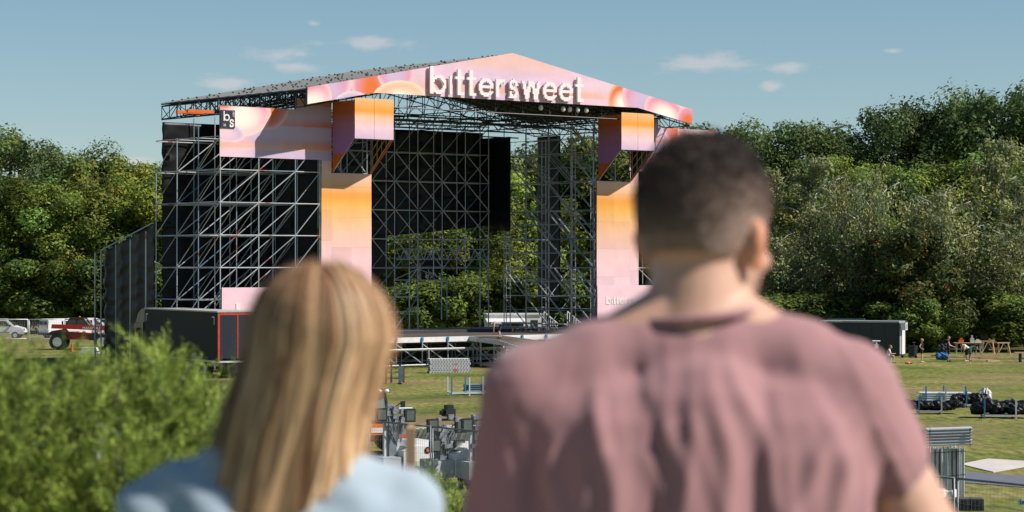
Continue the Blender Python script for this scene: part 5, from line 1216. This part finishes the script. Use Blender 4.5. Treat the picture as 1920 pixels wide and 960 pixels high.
# ---------------------------------------------------------------- the two watchers in the foreground
GZ = hill(3)
def relax_fold(me, fn):
    co = np.empty(len(me.vertices) * 3); no = np.empty(len(me.vertices) * 3); me.vertices.foreach_get('co', co); me.vertices.foreach_get('normal', no)
    co, no = co.reshape(-1, 3), no.reshape(-1, 3); co = co + no * fn(co)[:, None]; me.vertices.foreach_set('co', co.ravel()); me.update()
def ridge(u, w): return np.exp(-(u / w) ** 2)
def man():
    t = thing('person', 'man with short dark hair in a dusty pink t-shirt seen from behind', 'person', ((1310 - 960) / FPX * 3.06, 2.93, GZ), 0); t.scale = (1, 1, 1.008)
    b = MB(); hc = Vector((.016, .035, 1.687))
    b.capsule((-.006, .0, 1.52), (.006, .02, 1.655), .069, .062, 20); b.capsule((.0, .01, 1.5), (.0, .02, 1.6), .07, .06, 20)
    for s in (-1, 1): b.capsule((s * .035, .0, 1.585), (s * .17, .0, 1.5), .045, .05, 16)
    Ls, Le, Lw = Vector((-.205, .0, 1.485)), Vector((-.262, .02, 1.19)), Vector((-.2, .16, .98)); Rs, Re, Rw = Vector((.185, .0, 1.49)), Vector((.325, .03, 1.24)), Vector((.3, .24, 1.1))
    for a, e, w in ((Ls, Le, Lw), (Rs, Re, Rw)):
        b.capsule(a, e, .055, .043, 16); b.capsule(e, w, .043, .028, 16); hand(b, w, w - e, (0, 0, 1), 1.05)
    for y in (-.08, .08): b.capsule((y, 0, .98), (y * 1.2, 0, 1.4), .095, .105, 16)
    for s in (-1, 1):
        b.capsule((s * .09, 0, .94), (s * .1, .01, .5), .09, .06, 14); b.capsule((s * .1, .01, .5), (s * .1, -.01, .09), .06, .042, 14); b.capsule((s * .1, -.05, .05), (s * .11, .15, .04), .045, .035, 12)
    M = head(b, hc, R(-30), R(-8), 1.0)
    me = union(b, .006, 3)
    co = np.empty(len(me.vertices) * 3); me.vertices.foreach_get('co', co); co = co.reshape(-1, 3)
    Mi = np.array(M.inverted()); lc = co @ Mi[:3, :3].T + Mi[:3, 3]
    base = np.array([.58, .345, .255]); c = np.tile(base, (len(co), 1))
    ear = sstep(.074, .084, np.abs(lc[:, 0])) * sstep(-.07, -.05, lc[:, 2]) * sstep(.04, .02, lc[:, 2]) * sstep(.03, .01, lc[:, 1])  # ear mask: its orange tint stands in for sunlight glowing through
    c = mixc(c, np.array([.62, .24, .13]), ear * .7); beard = sstep(-.02, -.06, lc[:, 2]) * sstep(.0, .03, lc[:, 1]) * (lc[:, 2] > -.13)
    c = mixc(c, np.array([.16, .09, .06]), beard * .75); vcol(me, c)
    ms = mat('man_skin', attr=True, rough=.5, var=.07, scale=25, spec=.35, bump=.05, bscale=120); bs = ms.node_tree.nodes['Principled BSDF']; bs.inputs['Subsurface Weight'].default_value = .35; bs.inputs['Subsurface Radius'].default_value = (.02, .006, .003); bs.inputs['Subsurface Scale'].default_value = .5
    obj('body', me, ms, t)
    # short hair: a close cap fading into the skin at nape and temples, with bristles; right side painted paler as if sunlit
    nu, nv = 120, 90; ph = np.linspace(0, 2 * math.pi, nu); th_ = np.linspace(0, math.radians(135), nv); PH, TH = np.meshgrid(ph, th_, indexing='ij')
    ex_, ey_, ez_ = .0775, .0975, .0935; dx = np.sin(TH) * np.sin(PH); dy = -np.sin(TH) * np.cos(PH); dz = np.cos(TH)
    zl = dz * ez_ + .025; yl = dy * ey_ - .012; front = sstep(.02, .07, yl)
    low = -.028 + .048 * front + .028 * (np.abs(dx) > .75) * sstep(.75, .95, np.abs(dx))
    dens = sstep(-.005, .105 + .03 * sstep(.3, .9, dx), zl - low); thick = .001 + .007 * sstep(.0, .1, zl - low) + .003 * sstep(.06, .11, zl)
    nz = rng.standard_normal(PH.shape); nz = (nz + np.roll(nz, 1, 0) + np.roll(nz, 1, 1) + np.roll(nz, (1, 1), (0, 1))) / 4
    rr = 1 + (thick + .0016 * nz * dens) / .085; P_ = np.stack([dx * ex_ * rr, dy * ey_ * rr - .012, dz * ez_ * rr + .025], -1)
    keep = (zl - low)[:-1, :-1] > 0.0
    col = mixc(np.broadcast_to(np.array([.30, .20, .16]), P_.shape), np.array([.030, .019, .0145]), dens ** .8)
    Mw = np.array(M); Pw = P_ @ Mw[:3, :3].T + Mw[:3, 3]
    mh = mat('short_hair', attr=True, rough=.5, var=.25, scale=60, bump=.5, bscale=300, spec=.4)
    hm = obj('hair', grid_mesh('hair', Pw, col, True, keep), mh, t)
    idx = rng.choice(nu * nv, 9000, p=(np.sin(TH) * (dens > .15)).ravel() / (np.sin(TH) * (dens > .15)).sum()); Bp = Pw.reshape(-1, 3)[idx]; nrm = np.stack([dx, dy, dz], -1).reshape(-1, 3)[idx] @ Mw[:3, :3].T
    tw = rng.standard_normal((9000, 3)); tw -= (tw * nrm).sum(1, keepdims=True) * nrm; tw /= np.linalg.norm(tw, axis=1, keepdims=True); ln = (.002 + .006 * dens.ravel()[idx])[:, None]
    tip = Bp + (nrm + .45 * rng.standard_normal((9000, 3)) + np.array([0, .2, .0])) * ln; Q = np.stack([Bp - tw * .0007, Bp + tw * .0007, tip + tw * .0003, tip - tw * .0003], 1)
    obj('bristles', quads('bristles', Q, col.reshape(-1, 3)[idx] * 1.2), mh, hm)
    # t-shirt
    s = MB()
    for y in (-.085, .085): s.capsule((y, .0, .98), (y * 1.05, .0, 1.2), .115, .118, 18); s.capsule((y * 1.05, 0, 1.2), (y * 1.25, .0, 1.42), .118, .116, 18)
    s.capsule((0, -.01, 1.25), (0, -.015, 1.45), .118, .11, 18)
    for q, a, e in ((-1, Ls, Le), (1, Rs, Re)):
        s.capsule((q * .045, -.004, 1.556 if q > 0 else 1.55), (q * .13, -.004, 1.53), .05, .06, 18); s.capsule((q * .13, -.004, 1.52), a, .064, .07, 18); s.capsule(a, a + (e - a) * (.3 if q > 0 else .95), .072, .066, 18); s.capsule((q * .12, 0, 1.42), a, .1, .075, 18)
    s.capsule((-.035, .0, 1.537), (.035, .0, 1.54), .068, .068, 20)
    me = union(s, .007, 5)
    # folds hanging from the shoulder blades and pulled towards the right arm
    def folds(c):
        x, z = c[:, 0], c[:, 2]; f = np.zeros(len(c)); r_ = np.random.default_rng(12); back = sstep(.06, -.03, c[:, 1])
        for k in range(9):
            x0 = -.24 + .5 * (k + .9 * r_.random()) / 9; sl = .18 * (x0 - .02) / .2 + r_.normal(0, .12) + .12; w = .006 + .006 * r_.random(); z0 = 1.22 + .16 * r_.random(); zl_ = .14 + .1 * r_.random()
            u = x - (x0 - sl * (z - 1.42)) - .008 * np.sin(z * 23 + k); f += (.004 + .006 * r_.random()) * ridge(u, w) * ridge(z - z0, zl_)
        for k in range(22):
            x0 = -.25 + .5 * r_.random(); sl = .25 * r_.standard_normal(); z0 = 1.2 + .3 * r_.random(); f += .0045 * ridge(x - x0 + sl * (z - z0), .0045) * ridge(z - z0, .07 + .05 * r_.random())
        for (x0, z0, x1, z1, w, a) in ((.17, 1.46, .06, 1.3, .011, .013), (.185, 1.44, .11, 1.24, .010, .014), (.21, 1.41, .17, 1.24, .010, .016), (.03, 1.55, .1, 1.33, .012, .012), (.01, 1.54, .03, 1.3, .012, .011), (-.06, 1.52, -.02, 1.3, .012, .010), (-.13, 1.5, -.1, 1.26, .011, .010), (-.19, 1.45, -.17, 1.25, .010, .012), (.23, 1.38, .3, 1.33, .01, .009)):
            d = np.array([x1 - x0, z1 - z0]); L = np.linalg.norm(d); d /= L; al = (x - x0) * d[0] + (z - z0) * d[1]; ac = -(x - x0) * d[1] + (z - z0) * d[0] + .006 * np.sin(al * 40)
            f += a * ridge(ac, w) * sstep(-.03, .04, al) * sstep(L + .06, L - .04, al)
        return f * back * .62 - .002
    relax_fold(me, folds)
    obj('shirt', me, mat('dusty_pink_jersey', (.34, .180, .192), .9, 0, .05, 30, bump=.06, bscale=500, spec=.15, sheen=.25), t)
    col_ = MB(); pts = []
    for k in range(25): a = 2 * math.pi * k / 24; pts.append((.0 + .08 * math.cos(a), .006 + .07 * math.sin(a), 1.59 + .004 * math.sin(a) + .008 * math.cos(a)))
    col_.path(pts, .006, 8); obj('collar', union(col_, .003, 1), MATS['dusty_pink_jersey'], t)
    c = MB()
    for q in (-1, 1): c.capsule((q * .09, 0, .95), (q * .105, .01, .5), .108, .085, 16); c.capsule((q * .105, .01, .5), (q * .105, -.01, .14), .08, .065, 16)
    c.capsule((-.08, 0, .98), (.08, 0, .98), .118, .118, 16); obj('trousers', union(c, .012, 3), M_denim, t)
    c = MB()
    for q in (-1, 1): c.capsule((q * .1, -.05, .05), (q * .11, .16, .045), .052, .042, 14)
    obj('shoes', union(c, .01, 2), M_black, t)
    for o_ in [x_ for x_ in t.children_recursive if x_.data]:      # he leans forward a little from the waist
        me_ = o_.data; co = np.empty(len(me_.vertices) * 3); me_.vertices.foreach_get('co', co); co = co.reshape(-1, 3); co[:, 1] += .26 * np.maximum(0, co[:, 2] - 1.0) - .1 * np.maximum(0, co[:, 2] - 1.6); me_.vertices.foreach_set('co', co.ravel()); me_.update()
man()
def woman():
    d = 2.85; t = thing('person', 'woman with long blond brown hair in a pale blue top seen from behind', 'person', ((590 - 960) / FPX * d, d, 6.505 - 1.66 * .92), 0); t.scale = (.92,) * 3
    b = MB(); hc = Vector((.004, .03, 1.545)); b.capsule((-.02, .0, 1.38), (.0, .015, 1.5), .052, .046, 18)
    Ls, Le, Lw = Vector((-.19, .0, 1.335)), Vector((-.235, .03, 1.08)), Vector((-.18, .16, .9)); Rs, Re, Rw = Vector((.105, .0, 1.335)), Vector((.155, .03, 1.08)), Vector((.1, .16, .9))
    for a, e, w in ((Ls, Le, Lw), (Rs, Re, Rw)): b.capsule(a, e, .042, .034, 14); b.capsule(e, w, .034, .024, 14); hand(b, w, w - e, (0, 0, 1), .92)
    b.capsule((-.14, 0, 1.36), (.06, 0, 1.36), .05, .05, 14)
    for y in (-.1, .02): b.capsule((y, 0, .92), (y, 0, 1.28), .09, .085, 14)
    for s in (-.12, .04): b.capsule((s, 0, .85), (s, .01, .38), .085, .055, 14); b.capsule((s, .01, .38), (s, -.01, -.05), .055, .038, 14); b.capsule((s, -.04, -.09), (s, .14, -.1), .04, .032, 12)
    M = head(b, hc, R(-14), R(-6), .93); obj('body', union(b, .007, 3), mat('woman_skin', (.60, .40, .31), .5, 0, .06, 20, spec=.35), t)
    s = MB()
    for y in (-.11, .03): s.capsule((y, 0, .95), (y, 0, 1.3), .105, .1, 16)
    for q, a, e in ((-1, Ls, Le), (1, Rs, Re)): s.capsule((-.042 + q * .07, 0, 1.375), a, .052, .056, 16); s.capsule(a, a + (e - a) * .8, .058, .052, 16); s.capsule((-.042 + q * .06, 0, 1.26), a, .09, .06, 16)
    me = union(s, .008, 4); relax_fold(me, lambda c: .007 + .004 * np.sin(c[:, 0] * 60 + 9 * np.sin(c[:, 2] * 9)) * sstep(1.1, 1.3, c[:, 2]))
    obj('top', me, mat('pale_blue_cotton', (.33, .41, .49), .9, 0, .06, 20, spec=.15, sheen=.2), t)
    c = MB()
    for s_ in (-.12, .04): c.capsule((s_, 0, .88), (s_, .01, .38), .098, .075, 14); c.capsule((s_, .01, .38), (s_, -.01, -.02), .07, .055, 14)
    c.capsule((-.1, 0, .94), (.02, 0, .94), .108, .108); obj('trousers', union(c, .012, 3), mat('blue_jeans', (.05, .08, .15), .85), t)
    c = MB()
    for s_ in (-.12, .04): c.capsule((s_, -.05, -.093), (s_, .15, -.1), .046, .038, 12)
    obj('shoes', union(c, .01, 2), M_wcloth, t)
    # long straight hair: thousands of fine locks from the crown over the skull and down the back
    n, m = 6500, 16; r_ = np.random.default_rng(21); phi = r_.uniform(-2.45, 2.45, n)      # 0 = straight back, towards the camera
    lay = .8 * r_.random(n) + .5 * np.random.default_rng(8).random(300)[(np.floor((phi + 3) * 8).astype(int) % 300)] - .2 + .35 * np.abs(r_.standard_normal(n)) * (r_.random(n) < .12); th0 = r_.uniform(.03, .9, n) ** 1.2; lock = np.round(phi * 9) / 9
    Pth = np.zeros((n, m, 3)); top = hc + Vector((0, -.006, .018)); ez_ = 1.664 - top.z
    for j in range(m):
        tt = j / (m - 1)
        if True:
            k = min(1, tt / .42); ang = th0 + (1.62 - th0) * k
            ax, ay = .079 + .017 * lay, .09 + .016 * lay; px_ = np.sin(ang) * np.sin(phi) * ax; py_ = -np.sin(ang) * np.cos(phi) * ay; pz_ = np.cos(ang) * (ez_ - .012 + .012 * lay)
        fall = max(0, (tt - .42) / .58); L = .40 + .05 * np.sin(phi * 7)
        z = pz_ - fall * L; flare = 1 + .12 * fall - .14 * math.sin(math.pi * min(1, fall * 2.2)) * (np.sin(phi) > .3)
        wv = .004 * np.sin(fall * 7 + lock * 13) + .003 * np.sin(fall * 12 + phi * 31)
        x = px_ * flare - .095 * fall + wv * (fall > 0); y = py_ * (1 + .05 * fall) - .02 * fall * (np.cos(phi) > 0)
        y = np.where(np.cos(phi) < .2, y + .05 * fall, y); x = x + .5 * (lock - phi) * .08 * fall
        Pth[:, j] = np.stack([top.x + x, top.y + y, top.z + z], 1)
    side = np.stack([np.cos(phi), np.sin(phi), np.zeros(n)], 1) * (.0016 + .0012 * r_.random(n))[:, None]; out = np.stack([np.sin(phi), -np.cos(phi), np.zeros(n)], 1)
    A_, B_ = Pth - side[:, None], Pth + side[:, None]
    Q = np.stack([A_[:, :-1], B_[:, :-1], B_[:, 1:], A_[:, 1:]], 2).reshape(-1, 4, 3)
    lk = np.random.default_rng(4).random(400); lk = .4 * lk[(np.floor((phi + .05 * np.sin(phi * 9) + 3) * 7).astype(int) % 400)] + .6 * lk[(np.round((phi + 3) * 23).astype(int) % 400)]; blond = np.clip(.44 + 1.0 * (lk - .45) + .22 * r_.standard_normal(n) + .3 * np.sin(phi), 0, 1)  # blond share random by lock, raised on the right to imitate sunlight
    cr, cb_ = np.array([.25, .12, .058]), np.array([.95, .67, .41]); seg = np.linspace(0, 1, m - 1); mixv = np.clip(blond[:, None] * (.55 + .75 * sstep(.05, .6, seg))[None], 0, 1)
    c = mixc(np.broadcast_to(cr, (n, m - 1, 3)), cb_, mixv).reshape(-1, 3)
    mh = mat('long_hair', attr=True, rough=.5, var=.08, scale=40, trans=.3, spec=.35)
    h = obj('hair', quads('hair', Q, c), mh, t)
    sc2 = MB(); sc2.ball((0, -.016, .03), .074, .092, .09, 20, 14); sc2.v = [tuple(M @ Vector(v)) for v in sc2.v]; sc2.build('scalp_hair', mat('hair_root', (.10, .05, .025), .6), h, True)
woman()
for o_ in list(bpy.data.objects):
    if '_base' in o_: del o_['_base']
